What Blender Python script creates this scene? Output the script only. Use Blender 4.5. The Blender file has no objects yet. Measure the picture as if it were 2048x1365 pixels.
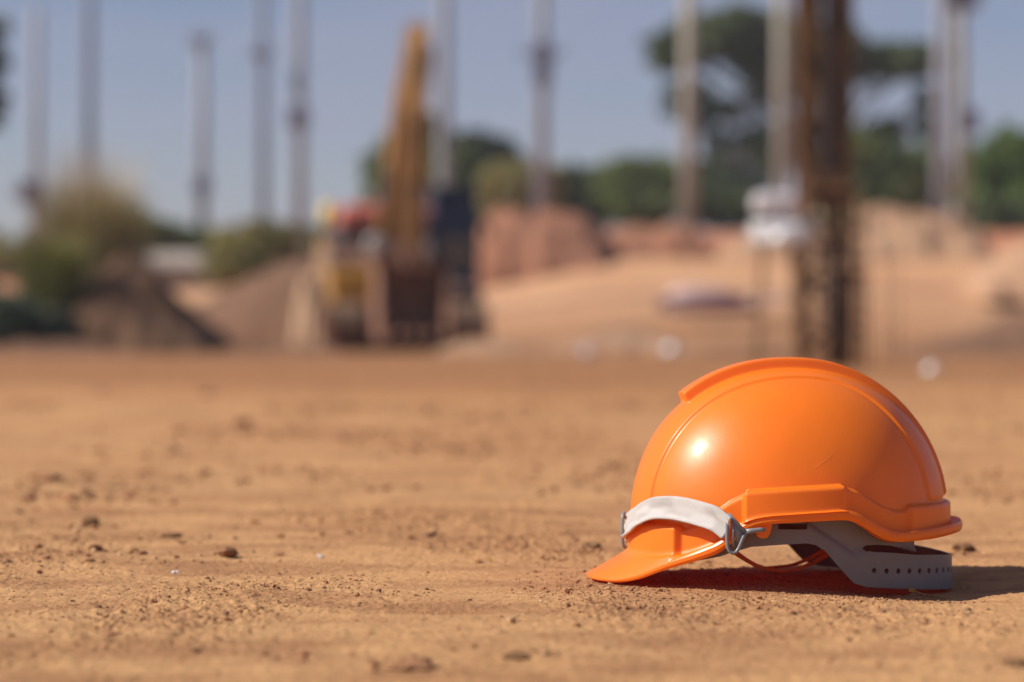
import bpy, bmesh, math, random
import numpy as np
from mathutils import Vector, Matrix
from mathutils.geometry import delaunay_2d_cdt

# ------------------------------------------------------------------ camera, sky, sun, exposure
SC = bpy.context.scene
COL = SC.collection
CAM_H = 0.19
cam_d = bpy.data.cameras.new("camera")
cam = bpy.data.objects.new("camera", cam_d); COL.objects.link(cam)
cam.location = (0, 0, CAM_H); cam.rotation_euler = (math.radians(90), 0, 0)
cam_d.sensor_width = 36.0; cam_d.lens = 85.0
cam_d.clip_start = 0.05; cam_d.clip_end = 3000
cam_d.dof.use_dof = True; cam_d.dof.focus_distance = 1.845; cam_d.dof.aperture_fstop = 4.1
SC.camera = cam

SUN = Vector((-0.75, -0.12, 0.63)).normalized()
elev = math.asin(SUN.z); azim = math.atan2(SUN.x, SUN.y)
w = bpy.data.worlds.new("World"); SC.world = w; w.use_nodes = True
nt = w.node_tree; nt.nodes.clear()
sky = nt.nodes.new("ShaderNodeTexSky"); sky.sky_type = 'NISHITA'; sky.sun_disc = False
sky.sun_elevation = elev; sky.sun_rotation = azim
sky.air_density = 1.0; sky.dust_density = 0.3; sky.ozone_density = 2.5
tcw = nt.nodes.new("ShaderNodeTexCoord")
mpw = nt.nodes.new("ShaderNodeMapping"); mpw.inputs['Scale'].default_value = (2.2, 2.2, 16)
cln = nt.nodes.new("ShaderNodeTexNoise"); cln.inputs['Scale'].default_value = 2.2; cln.inputs['Detail'].default_value = 5; cln.inputs['Roughness'].default_value = 0.5
clr = nt.nodes.new("ShaderNodeValToRGB")
clr.color_ramp.elements[0].position = 0.36; clr.color_ramp.elements[0].color = (0, 0, 0, 1)
clr.color_ramp.elements[1].position = 0.72; clr.color_ramp.elements[1].color = (0.6, 0.6, 0.6, 1)
tint = nt.nodes.new("ShaderNodeMix"); tint.data_type = 'RGBA'; tint.blend_type = 'MULTIPLY'
tint.inputs['Factor'].default_value = 1.0; tint.inputs['B'].default_value = (0.69, 0.60, 0.675, 1)
cmix = nt.nodes.new("ShaderNodeMix"); cmix.data_type = 'RGBA'; cmix.inputs['B'].default_value = (2.9, 3.0, 4.0, 1)
bg = nt.nodes.new("ShaderNodeBackground"); bg.inputs['Strength'].default_value = 0.084
ow = nt.nodes.new("ShaderNodeOutputWorld")
L = nt.links.new
L(tcw.outputs['Generated'], mpw.inputs['Vector']); L(mpw.outputs['Vector'], cln.inputs['Vector']); L(cln.outputs['Fac'], clr.inputs['Fac'])
L(sky.outputs['Color'], tint.inputs['A']); L(tint.outputs['Result'], cmix.inputs['A']); L(clr.outputs['Color'], cmix.inputs['Factor'])
L(cmix.outputs['Result'], bg.inputs['Color']); L(bg.outputs['Background'], ow.inputs['Surface'])

sd = bpy.data.lights.new("sun", 'SUN'); sun = bpy.data.objects.new("sun", sd); COL.objects.link(sun)
sun.rotation_euler = SUN.to_track_quat('Z', 'Y').to_euler(); sun.location = (-5, -2, 6)
sd.energy = 4.5; sd.angle = math.radians(0.53); sd.color = (1.0, 0.93, 0.83)

SC.view_settings.view_transform = 'Standard'; SC.view_settings.look = 'None'
SC.view_settings.exposure = 0.48; SC.view_settings.gamma = 1.0
SC.render.engine = 'CYCLES'
SC.cycles.use_denoising = True
SC.cycles.max_bounces = 8; SC.cycles.diffuse_bounces = 4; SC.cycles.transmission_bounces = 6

F = 4835.0
def at(px, py, D):
    "point whose size and place were measured from the photograph at a chosen distance"
    return Vector(((px - 1024) * D / F, D, CAM_H + (682.5 - py) * D / F))
def m_of(n, D): return n * D / F

# ------------------------------------------------------------------ materials
def mat(name, color, rough=0.6, metal=0.0, var=0.0, vscale=20.0, bump=0.0, bscale=200.0, spec=0.5, color2=None, coat=0.0):
    m = bpy.data.materials.new(name); m.use_nodes = True
    t = m.node_tree; b = t.nodes['Principled BSDF']
    b.inputs['Base Color'].default_value = (*color, 1); b.inputs['Roughness'].default_value = rough
    b.inputs['Metallic'].default_value = metal; b.inputs['Specular IOR Level'].default_value = spec
    b.inputs['Coat Weight'].default_value = coat
    tc = t.nodes.new("ShaderNodeTexCoord")
    n = t.nodes.new("ShaderNodeTexNoise"); n.inputs['Scale'].default_value = vscale; n.inputs['Detail'].default_value = 6
    t.links.new(tc.outputs['Object'], n.inputs['Vector'])
    r = t.nodes.new("ShaderNodeValToRGB"); r.color_ramp.elements[0].position = 0.32; r.color_ramp.elements[1].position = 0.68
    c2 = color2 or tuple(c * (1 - var) for c in color)
    r.color_ramp.elements[0].color = (*c2, 1); r.color_ramp.elements[1].color = (*[min(1, c * (1 + var * 0.3)) for c in color], 1)
    t.links.new(n.outputs['Fac'], r.inputs['Fac']); t.links.new(r.outputs['Color'], b.inputs['Base Color'])
    if bump > 0:
        n2 = t.nodes.new("ShaderNodeTexNoise"); n2.inputs['Scale'].default_value = bscale; n2.inputs['Detail'].default_value = 4
        t.links.new(tc.outputs['Object'], n2.inputs['Vector'])
        bp = t.nodes.new("ShaderNodeBump"); bp.inputs['Strength'].default_value = 1.0; bp.inputs['Distance'].default_value = bump
        t.links.new(n2.outputs['Fac'], bp.inputs['Height']); t.links.new(bp.outputs['Normal'], b.inputs['Normal'])
    return m

def dirt_mat(name, c_light, c_dark, c_red, fine=1.0, bump=0.0008, macro=0.35):
    m = bpy.data.materials.new(name); m.use_nodes = True
    t = m.node_tree; b = t.nodes['Principled BSDF']; b.inputs['Roughness'].default_value = 0.95
    b.inputs['Specular IOR Level'].default_value = 0.15
    g = t.nodes.new("ShaderNodeNewGeometry")
    def noise(scale, detail=6, rough=0.55, stretch=None):
        n = t.nodes.new("ShaderNodeTexNoise"); n.inputs['Scale'].default_value = scale
        n.inputs['Detail'].default_value = detail; n.inputs['Roughness'].default_value = rough
        if stretch:
            mp = t.nodes.new("ShaderNodeMapping"); mp.inputs['Scale'].default_value = stretch
            t.links.new(g.outputs['Position'], mp.inputs['Vector']); t.links.new(mp.outputs['Vector'], n.inputs['Vector'])
        else: t.links.new(g.outputs['Position'], n.inputs['Vector'])
        return n.outputs['Fac']
    def ramp(fac, p0, p1, c0=0.0, c1=1.0):
        r = t.nodes.new("ShaderNodeMapRange"); r.inputs['From Min'].default_value = p0; r.inputs['From Max'].default_value = p1
        r.inputs['To Min'].default_value = c0; r.inputs['To Max'].default_value = c1
        t.links.new(fac, r.inputs['Value']); return r.outputs['Result']
    def mix(a, b_, f):
        x = t.nodes.new("ShaderNodeMix"); x.data_type = 'RGBA'
        for s, v in (('A', a), ('B', b_)):
            if isinstance(v, tuple): x.inputs[s].default_value = (*v, 1)
            else: t.links.new(v, x.inputs[s])
        t.links.new(f, x.inputs['Factor']); return x.outputs['Result']
    big = ramp(noise(macro, 4), 0.38, 0.62)
    mid = ramp(noise(7.0 * fine, 7, 0.7, (0.7, 1.3, 1)), 0.43, 0.62)
    sml = ramp(noise(60 * fine, 6, 0.7), 0.50, 0.72)
    tiny = ramp(noise(420 * fine, 3, 0.7), 0.42, 0.75)
    c = mix(c_light, c_red, big)
    c = mix(c, c_dark, t_mul(t, mid, 0.80)); c = mix(c, c_dark, t_mul(t, sml, 0.45)); c = mix(c, tuple(x * 1.18 for x in c_light), t_mul(t, tiny, 0.35))
    t.links.new(c, b.inputs['Base Color'])
    bp = t.nodes.new("ShaderNodeBump"); bp.inputs['Distance'].default_value = bump; bp.inputs['Strength'].default_value = 1.0
    t.links.new(noise(520 * fine, 5, 0.75), bp.inputs['Height'])
    bp2 = t.nodes.new("ShaderNodeBump"); bp2.inputs['Distance'].default_value = bump * 4; bp2.inputs['Strength'].default_value = 1.0
    t.links.new(noise(110 * fine, 6, 0.7), bp2.inputs['Height']); t.links.new(bp2.outputs['Normal'], bp.inputs['Normal'])
    t.links.new(bp.outputs['Normal'], b.inputs['Normal'])
    return m
def t_mul(t, fac, v):
    x = t.nodes.new("ShaderNodeMath"); x.operation = 'MULTIPLY'; x.inputs[1].default_value = v
    t.links.new(fac, x.inputs[0]); return x.outputs['Value']

def leaf_mat(name, c1, c2):
    m = bpy.data.materials.new(name); m.use_nodes = True
    t = m.node_tree; b = t.nodes['Principled BSDF']; b.inputs['Roughness'].default_value = 0.6; b.inputs['Specular IOR Level'].default_value = 0.3
    g = t.nodes.new("ShaderNodeNewGeometry"); r = t.nodes.new("ShaderNodeValToRGB")
    r.color_ramp.elements[0].color = (*c1, 1); r.color_ramp.elements[1].color = (*c2, 1)
    t.links.new(g.outputs['Random Per Island'], r.inputs['Fac']); t.links.new(r.outputs['Color'], b.inputs['Base Color'])
    tr = t.nodes.new("ShaderNodeBsdfTranslucent"); t.links.new(r.outputs['Color'], tr.inputs['Color'])
    mx = t.nodes.new("ShaderNodeMixShader"); mx.inputs['Fac'].default_value = 0.3
    o = t.nodes['Material Output']
    t.links.new(b.outputs['BSDF'], mx.inputs[1]); t.links.new(tr.outputs['BSDF'], mx.inputs[2]); t.links.new(mx.outputs['Shader'], o.inputs['Surface'])
    return m

def island_mat(name, cols, rough=0.9):
    m = bpy.data.materials.new(name); m.use_nodes = True
    t = m.node_tree; b = t.nodes['Principled BSDF']; b.inputs['Roughness'].default_value = rough; b.inputs['Specular IOR Level'].default_value = 0.2
    g = t.nodes.new("ShaderNodeNewGeometry"); r = t.nodes.new("ShaderNodeValToRGB")
    e = r.color_ramp.elements
    e[0].position = 0; e[0].color = (*cols[0], 1); e[1].position = 1; e[1].color = (*cols[-1], 1)
    for i, c in enumerate(cols[1:-1]):
        x = e.new((i + 1) / (len(cols) - 1)); x.color = (*c, 1)
    t.links.new(g.outputs['Random Per Island'], r.inputs['Fac'])
    n = t.nodes.new("ShaderNodeTexNoise"); n.inputs['Scale'].default_value = 500; n.inputs['Detail'].default_value = 4
    t.links.new(g.outputs['Position'], n.inputs['Vector'])
    bp = t.nodes.new("ShaderNodeBump"); bp.inputs['Distance'].default_value = 0.001
    t.links.new(n.outputs['Fac'], bp.inputs['Height']); t.links.new(bp.outputs['Normal'], b.inputs['Normal'])
    t.links.new(r.outputs['Color'], b.inputs['Base Color'])
    return m

def shell_mat():
    m = mat("orange_plastic", (0.98, 0.232, 0.014), rough=0.27, var=0.05, vscale=25, spec=0.5, coat=0.16)
    t = m.node_tree; b = t.nodes['Principled BSDF']; o = t.nodes['Material Output']
    n = t.nodes.new("ShaderNodeTexNoise"); n.inputs['Scale'].default_value = 260; n.inputs['Detail'].default_value = 3
    tc = t.nodes.new("ShaderNodeTexCoord"); t.links.new(tc.outputs['Object'], n.inputs['Vector'])
    r = t.nodes.new("ShaderNodeMapRange"); r.inputs['To Min'].default_value = 0.36; r.inputs['To Max'].default_value = 0.46; b.inputs['Coat Roughness'].default_value = 0.2; b.inputs['Coat IOR'].default_value = 1.5
    t.links.new(n.outputs['Fac'], r.inputs['Value']); t.links.new(r.outputs['Result'], b.inputs['Roughness'])
    n3 = t.nodes.new("ShaderNodeTexNoise"); n3.inputs['Scale'].default_value = 45; n3.inputs['Detail'].default_value = 3
    t.links.new(tc.outputs['Object'], n3.inputs['Vector'])
    bp = t.nodes.new("ShaderNodeBump"); bp.inputs['Distance'].default_value = 0.00022; bp.inputs['Strength'].default_value = 1
    t.links.new(n3.outputs['Fac'], bp.inputs['Height']); t.links.new(bp.outputs['Normal'], b.inputs['Normal'])
    tr = t.nodes.new("ShaderNodeBsdfTranslucent"); tr.inputs['Color'].default_value = (1.0, 0.09, 0.012, 1)
    mx = t.nodes.new("ShaderNodeMixShader"); mx.inputs['Fac'].default_value = 0.24
    t.links.new(b.outputs['BSDF'], mx.inputs[1]); t.links.new(tr.outputs['BSDF'], mx.inputs[2]); t.links.new(mx.outputs['Shader'], o.inputs['Surface'])
    return m

def fabric_mat():
    m = mat("white_webbing", (0.84, 0.80, 0.77), rough=0.85, var=0.06, vscale=60, spec=0.2)
    t = m.node_tree; b = t.nodes['Principled BSDF']
    uv = t.nodes.new("ShaderNodeUVMap")
    wv = t.nodes.new("ShaderNodeTexWave"); wv.bands_direction = 'DIAGONAL'; wv.inputs['Scale'].default_value = 11; wv.inputs['Distortion'].default_value = 0.6
    mp = t.nodes.new("ShaderNodeMapping"); mp.inputs['Scale'].default_value = (9, 1, 1)
    t.links.new(uv.outputs['UV'], mp.inputs['Vector']); t.links.new(mp.outputs['Vector'], wv.inputs['Vector'])
    bp = t.nodes.new("ShaderNodeBump"); bp.inputs['Distance'].default_value = 0.00035; bp.inputs['Strength'].default_value = 0.8
    t.links.new(wv.outputs['Fac'], bp.inputs['Height']); t.links.new(bp.outputs['Normal'], b.inputs['Normal'])
    return m

# ------------------------------------------------------------------ mesh helpers
def tag(o, label=None, cat=None, group=None, kind=None):
    if label: o['label'] = label
    if cat: o['category'] = cat
    if group: o['group'] = group
    if kind: o['kind'] = kind
    return o
def empty(name, loc=(0, 0, 0), rz=0.0):
    o = bpy.data.objects.new(name, None); COL.objects.link(o); o.location = loc; o.rotation_euler = (0, 0, rz)
    o.empty_display_size = 0.1
    return o
def mesh_obj(name, verts, faces, m, parent=None, smooth=True):
    me = bpy.data.meshes.new(name); me.from_pydata([tuple(v) for v in verts], [], [tuple(f) for f in faces])
    me.materials.append(m)
    if smooth: me.polygons.foreach_set('use_smooth', [True] * len(me.polygons))
    me.update()
    o = bpy.data.objects.new(name, me); COL.objects.link(o)
    if parent: o.parent = parent
    return o
def np_mesh(name, V, Fc, m, parent=None, smooth=True):
    "fast path: V (n,3), Fc (k,3|4) numpy arrays"
    me = bpy.data.meshes.new(name); k = Fc.shape[1]
    me.vertices.add(len(V)); me.vertices.foreach_set('co', V.astype(np.float32).ravel())
    me.loops.add(Fc.size); me.loops.foreach_set('vertex_index', Fc.astype(np.int32).ravel())
    me.polygons.add(len(Fc)); me.polygons.foreach_set('loop_start', np.arange(0, Fc.size, k, dtype=np.int32))
    me.polygons.foreach_set('use_smooth', np.full(len(Fc), smooth, dtype=bool))
    me.update(calc_edges=True); me.validate()
    me.materials.append(m)
    o = bpy.data.objects.new(name, me); COL.objects.link(o)
    if parent: o.parent = parent
    return o

class MB:
    def __init__(s): s.v = []; s.f = []
    def add(s, vs, fs):
        k = len(s.v); s.v += [Vector(v) for v in vs]; s.f += [tuple(i + k for i in f) for f in fs]; return s
    def box(s, c, d, rot=None, bev=0.0):
        c = Vector(c); hx, hy, hz = d[0] / 2, d[1] / 2, d[2] / 2
        R = rot if rot is not None else Matrix.Identity(3)
        if bev <= 0:
            vs = [c + R @ Vector((x, y, z)) for x in (-hx, hx) for y in (-hy, hy) for z in (-hz, hz)]
            fs = [(0, 1, 3, 2), (4, 6, 7, 5), (0, 4, 5, 1), (2, 3, 7, 6), (0, 2, 6, 4), (1, 5, 7, 3)]
            return s.add(vs, fs)
        bm = bmesh.new(); bmesh.ops.create_cube(bm, size=1)
        for v in bm.verts: v.co = Vector((v.co.x * d[0], v.co.y * d[1], v.co.z * d[2]))
        bmesh.ops.bevel(bm, geom=bm.edges[:], offset=min(bev, min(d) * 0.45), segments=2, affect='EDGES', profile=0.5)
        bm.verts.index_update()
        vs = [c + R @ v.co for v in bm.verts]; fs = [[v.index for v in f.verts] for f in bm.faces]; bm.free()
        return s.add(vs, fs)
    def tube(s, path, r, n=8, cap=True):
        path = [Vector(p) for p in path]; rs = r if isinstance(r, (list, tuple)) else [r] * len(path)
        vs = []; fs = []; up = None
        for i, p in enumerate(path):
            t = (path[min(i + 1, len(path) - 1)] - path[max(i - 1, 0)]).normalized()
            if up is None: up = t.orthogonal().normalized()
            up = (up - t * up.dot(t)).normalized(); sd_ = t.cross(up)
            for k in range(n):
                a = 2 * math.pi * k / n; vs.append(p + (up * math.cos(a) + sd_ * math.sin(a)) * rs[i])
        for i in range(len(path) - 1):
            for k in range(n):
                a = i * n + k; b_ = i * n + (k + 1) % n; fs.append((a, b_, b_ + n, a + n))
        if cap: fs.append(tuple(range(n))[::-1]); fs.append(tuple((len(path) - 1) * n + k for k in range(n)))
        return s.add(vs, fs)
    def prism(s, pts, lo, hi, axis='x'):
        "closed outline in the plane across the axis, extruded from lo to hi"
        n = len(pts)
        mk = (lambda p, a: (a, p[0], p[1])) if axis == 'x' else ((lambda p, a: (p[0], a, p[1])) if axis == 'y' else (lambda p, a: (p[0], p[1], a)))
        vs = [mk(p, lo) for p in pts] + [mk(p, hi) for p in pts]
        fs = [tuple(range(n)), tuple(range(2 * n - 1, n - 1, -1))] + [(i, i + n, (i + 1) % n + n, (i + 1) % n) for i in range(n)]
        return s.add(vs, fs)
    def build(s, name, m, parent=None, smooth=False, auto=True):
        o = mesh_obj(name, s.v, s.f, m, parent, smooth)
        bm = bmesh.new(); bm.from_mesh(o.data); bmesh.ops.recalc_face_normals(bm, faces=bm.faces[:]); bm.to_mesh(o.data); bm.free()
        return o

rng = np.random.default_rng(11)
# lattice noise
_T = rng.random((256, 256)).astype(np.float64)
def vnoise(x, y):
    xi = np.floor(x).astype(int); yi = np.floor(y).astype(int); fx = x - xi; fy = y - yi
    fx = fx * fx * fx * (fx * (fx * 6 - 15) + 10); fy = fy * fy * fy * (fy * (fy * 6 - 15) + 10)
    a = _T[xi & 255, yi & 255]; b = _T[(xi + 1) & 255, yi & 255]; c = _T[xi & 255, (yi + 1) & 255]; d = _T[(xi + 1) & 255, (yi + 1) & 255]
    return (a * (1 - fx) + b * fx) * (1 - fy) + (c * (1 - fx) + d * fx) * fy - 0.5
def fbm(x, y, o=4, g=0.5):
    r = 0; a = 1.0
    for i in range(o):
        r = r + a * vnoise(x * 2 ** i + 17.3 * i, y * 2 ** i + 9.1 * i); a *= g
    return r
def sstep(a, b, x): t = np.clip((x - a) / (b - a), 0, 1); return t * t * (3 - 2 * t)

# ------------------------------------------------------------------ the ground
def ground_z(x, y):
    x = np.asarray(x, float); y = np.asarray(y, float)
    near = 1 - sstep(3.0, 7.0, y)
    z = (0.0036 * fbm(x * 3.3, y * 3.3, 2) + 0.0030 * fbm(x * 4.5 + 9, y * 10, 3)) * near
    patch = sstep(-0.05, 0.35, fbm(x * 5 + 3, y * 2.2 + 7, 3))
    z = z + near * (0.0016 * fbm(x * 22 + 5, y * 22, 3) + (0.0010 + 0.0017 * patch) * np.maximum(fbm(x * 110, y * 110 + 2, 3, 0.7), -0.14) + 0.0010 * vnoise(x * 300, y * 300 + 5) + 0.0026 * sstep(0.15, 0.6, fbm(x * 26 + 3, y * 20, 3)) * patch)
    cr = vnoise(x * 260 + 40, y * 260); z = z + near * (0.0003 + 0.0009 * patch) * sstep(0.2, 0.45, cr)
    flat = np.exp(-(((x - 0.14) / 0.22) ** 2 + ((y - 1.90) / 0.16) ** 2) ** 2)        # trodden spot that carries the helmet
    z = z * (1 - 0.72 * flat) - 0.0012 * flat
    z = z - 0.0082 * sstep(0.20, 0.33, x) * np.exp(-(((y - 1.905) / 0.125) ** 2) ** 2) * (1 - sstep(.335, .46, x))
    # middle ground: soft ruts and bumps
    mid = sstep(3.0, 9.0, y) * (1 - sstep(36, 60, y))
    z = z + mid * (0.025 * fbm(x * 0.55, y * 0.7, 4) + 0.012 * fbm(x * 3, y * 3, 2))
    # slope up to the plateau behind
    right = sstep(-2.0, 3.0, x * 60 / np.maximum(y, 1))
    top = 1.75 + 0.9 * right
    z = z + top * sstep(46, 73, y) ** 1.25
    # dug bank of red earth
    bank = (0.25 + 0.65 * sstep(-1.5, 0.3, x)) * (1 + 0.25 * fbm(x * 0.6, y * 0.2, 3))
    z = z + bank * sstep(73.0, 74.6, y + 1.5 * fbm(x * 0.35, y * 0.0 + 3, 3)) + sstep(60, 80, y) * 0.35 * fbm(x * 0.3, y * 0.3, 4)
    z = z + 0.0 * y
    return z
def axis_pts(lo_f, hi_f, step, far_lo, far_hi, slow=1.2):
    def run(c0, lim, sg):
        out = []; c = c0; d = step
        while sg * c < sg * lim:
            d = min(d * (1.012 if abs(c) < slow else 1.07), max(0.30, abs(c) * 0.03)); c += sg * d; out.append(c)
        return out
    return np.array(run(lo_f, far_lo, -1)[::-1] + list(np.arange(lo_f, hi_f, step)) + run(hi_f - step, far_hi, 1))

gx = axis_pts(-0.46, 0.52, 0.0013, -150, 150, 1.0)
gy = axis_pts(1.28, 2.40, 0.0017, -25, 260, 5.0)
GX, GY = np.meshgrid(gx, gy); GZ = ground_z(GX, GY)
V = np.stack([GX.ravel(), GY.ravel(), GZ.ravel()], 1)
nx, ny = len(gx), len(gy)
I = (np.arange(ny - 1)[:, None] * nx + np.arange(nx - 1)[None, :]).ravel()
Fq = np.stack([I, I + 1, I + 1 + nx, I + nx], 1)
M_ground = dirt_mat("dry_earth", (0.57, 0.328, 0.150), (0.30, 0.138, 0.066), (0.50, 0.25, 0.112))
def tint_far(m):
    "soil colour by distance: brown strip with the shade of a dip painted in, then pale sand on the slope, red clay in the cut bank"
    t = m.node_tree; b = t.nodes['Principled BSDF']; src = b.inputs['Base Color'].links[0].from_socket
    g = t.nodes.new("ShaderNodeNewGeometry"); sp = t.nodes.new("ShaderNodeSeparateXYZ"); t.links.new(g.outputs['Position'], sp.inputs[0])
    n = t.nodes.new("ShaderNodeTexNoise"); n.inputs['Scale'].default_value = 0.22; n.inputs['Detail'].default_value = 4; t.links.new(g.outputs['Position'], n.inputs['Vector'])
    ad = t.nodes.new("ShaderNodeMath"); ad.operation = 'MULTIPLY_ADD'; ad.inputs[1].default_value = 9.0
    t.links.new(n.outputs['Fac'], ad.inputs[0]); t.links.new(sp.outputs['Y'], ad.inputs[2])
    r = t.nodes.new("ShaderNodeMapRange"); r.inputs['From Max'].default_value = 100.0
    t.links.new(ad.outputs[0], r.inputs['Value'])
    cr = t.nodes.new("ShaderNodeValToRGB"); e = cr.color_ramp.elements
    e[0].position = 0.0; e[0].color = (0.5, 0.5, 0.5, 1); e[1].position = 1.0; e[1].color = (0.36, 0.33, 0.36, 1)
    for p, c in ((0.09, (0.5, 0.5, 0.5)), (0.125, (0.45, 0.43, 0.42)), (0.155, (0.335, 0.30, 0.285)), (0.36, (0.30, 0.265, 0.26)), (0.57, (0.35, 0.335, 0.36)), (0.665, (0.50, 0.525, 0.64)), (0.76, (0.55, 0.56, 0.62)), (0.785, (0.44, 0.34, 0.42)), (0.85, (0.40, 0.32, 0.40))):  # the brown stops carry the painted shade of a dip
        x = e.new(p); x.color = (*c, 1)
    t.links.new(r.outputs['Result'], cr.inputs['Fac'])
    mx = t.nodes.new("ShaderNodeMix"); mx.data_type = 'RGBA'; mx.blend_type = 'MULTIPLY'; mx.inputs['Factor'].default_value = 1
    sc = t.nodes.new("ShaderNodeVectorMath"); sc.operation = 'SCALE'; sc.inputs['Scale'].default_value = 2.0
    t.links.new(cr.outputs['Color'], sc.inputs[0]); t.links.new(src, mx.inputs['A']); t.links.new(sc.outputs[0], mx.inputs['B'])
    t.links.new(mx.outputs['Result'], b.inputs['Base Color'])
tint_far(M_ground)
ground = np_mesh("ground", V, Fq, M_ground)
tag(ground, kind='structure', label='dry tan and reddish earth of the building site')

# ------------------------------------------------------------------ loose crumbs and pebbles
def ico(sub=1):
    bm = bmesh.new(); bmesh.ops.create_icosphere(bm, subdivisions=sub, radius=1.0); bm.verts.index_update()
    v = np.array([x.co[:] for x in bm.verts]); f = np.array([[y.index for y in x.verts] for x in bm.faces]); bm.free(); return v, f
IV, IF = ico(1)
def scatter(name, m, X, Y, R, flat=(0.45, 0.9), sink=0.25, rough=0.3):
    n = len(X); Z = ground_z(X, Y)
    sc = np.stack([R * rng.uniform(0.8, 1.5, n), R * rng.uniform(0.8, 1.5, n), R * rng.uniform(*flat, n)], 1)
    P = IV[None] * (1 + rng.uniform(-rough, rough, (n, len(IV), 1))) * sc[:, None, :]
    a = rng.uniform(0, 6.283, n); c, s = np.cos(a)[:, None], np.sin(a)[:, None]
    Q = np.stack([P[..., 0] * c - P[..., 1] * s, P[..., 0] * s + P[..., 1] * c, P[..., 2]], -1)
    tl = rng.uniform(-0.4, 0.4, n)[:, None]; Q = np.stack([Q[..., 0] * np.cos(tl) - Q[..., 2] * np.sin(tl), Q[..., 1], Q[..., 0] * np.sin(tl) + Q[..., 2] * np.cos(tl)], -1)
    Q += np.stack([X, Y, Z + sc[:, 2] * (1 - sink * 2)], 1)[:, None, :]
    Fc = (IF[None] + (np.arange(n) * len(IV))[:, None, None]).reshape(-1, 3)
    return np_mesh(name, Q.reshape(-1, 3), Fc, m, smooth=False)
M_crumb = island_mat("soil_crumbs", [(0.22, 0.10, 0.05), (0.40, 0.20, 0.095), (0.28, 0.13, 0.065), (0.46, 0.25, 0.12), (0.12, 0.06, 0.04), (0.38, 0.19, 0.088), (0.45, 0.25, 0.12), (0.22, 0.10, 0.05), (0.52, 0.34, 0.19)])  # darkest tones paint in the shaded sides of the crumbs
def clustered(n, x0, x1, y0, y1, fx, fy, thr, gapx=None):
    X = rng.uniform(x0, x1, n * 14); Y = rng.uniform(y0, y1, n * 14)
    p = sstep(thr - 0.25, thr + 0.35, fbm(X * fx + 3, Y * fy + 7, 3)) * 0.96 + 0.04
    k = rng.random(n * 14) < p; X, Y = X[k][:n], Y[k][:n]; return X, Y
Xa, Ya = clustered(26000, -0.62, 0.66, 1.26, 2.7, 5, 2.2, 0.22)
Ra = np.clip(rng.lognormal(math.log(0.00048), 0.55, len(Xa)), 0.00022, 0.0030)
hel = (((Xa - 0.235) / 0.15) ** 2 + ((Ya - 1.93) / 0.12) ** 2 < 1); Ra[hel] = np.minimum(Ra[hel], 0.0008)
Xb, Yb = clustered(8000, -1.7, 1.7, 2.05, 7.0, 2, 1.2, 0.16); Rb = np.clip(rng.lognormal(math.log(0.0021), 0.55, len(Xb)), 0.001, 0.011)
Xc, Yc = clustered(900, -6, 6, 6.5, 26, 0.6, 0.5, 0.1); Rc = np.clip(rng.lognormal(math.log(0.006), 0.5, len(Xc)), 0.003, 0.03)
cx_, cy_, cr_ = [], [], []
for (px_, py_, n_c, sp_) in ((822, 1338, 26, .018), (1030, 1318, 22, .016), (92, 964, 30, .05), (181, 1056, 16, .02), (344, 1080, 14, .02), (1182, 1100, 16, .015), (1928, 1106, 14, .014), (610, 1316, 12, .012), (482, 858, 22, .06), (2030, 1332, 20, .02), (300, 900, 40, .12), (820, 1060, 26, .05), (150, 1000, 30, .06), (560, 1042, 20, .04), (900, 905, 30, .10), (1225, 1166, 40, .010), (1262, 1168, 40, .010), (1760, 1184, 50, .010), (1830, 1186, 60, .012), (1895, 1186, 50, .010), (1300, 1172, 30, .012)):
    d_ = CAM_H * F / (py_ - 682.5); cx_.append((px_ - 1024) * d_ / F + rng.normal(0, sp_, n_c)); cy_.append(d_ + rng.normal(0, sp_ * 1.3, n_c)); cr_.append(np.clip(rng.lognormal(math.log((.0007 if py_ < 1165 or py_ > 1190 or px_ < 1200 else .00032) * d_), .5, n_c), .0004, .004 * d_ / 2 if not (1165 < py_ < 1190 and px_ > 1200) else .0012))
Xd, Yd, Rd = np.concatenate(cx_), np.concatenate(cy_), np.concatenate(cr_)
crumbs = scatter("soil_crumbs", M_crumb, np.concatenate([Xa, Xb, Xc, Xd]), np.concatenate([Ya, Yb, Yc, Yd]), np.concatenate([Ra, Rb, Rc, Rd]))
tag(crumbs, 'tiny crumbs of dry earth strewn over the ground', kind='stuff')

# individually placed clods and stones -------------------------------------------------
def gp(px, py):
    "where the sight line through a pixel meets the level ground"
    z = 0.0
    for _ in range(4):
        D = (CAM_H - z) * F / (py - 682.5); x = (px - 1024) * D / F; z = float(ground_z(np.array([x]), np.array([D]))[0])
    return x, D, z
M_clod_dark = mat("dark_clod", (0.24, 0.13, 0.065), rough=0.95, var=0.5, vscale=120, bump=0.0015, bscale=300, spec=0.15)
M_clod_red = mat("reddish_clod", (0.38, 0.19, 0.095), rough=0.95, var=0.45, vscale=120, bump=0.0015, bscale=300, spec=0.15)
M_clod_tan = mat("tan_clod", (0.50, 0.31, 0.17), rough=0.95, var=0.35, vscale=120, bump=0.0012, bscale=300, spec=0.15)
M_stone_pale = mat("pale_stone", (0.62, 0.56, 0.50), rough=0.7, var=0.2, vscale=200, bump=0.0006, bscale=400)
IV3, IF3 = ico(3)
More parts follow.
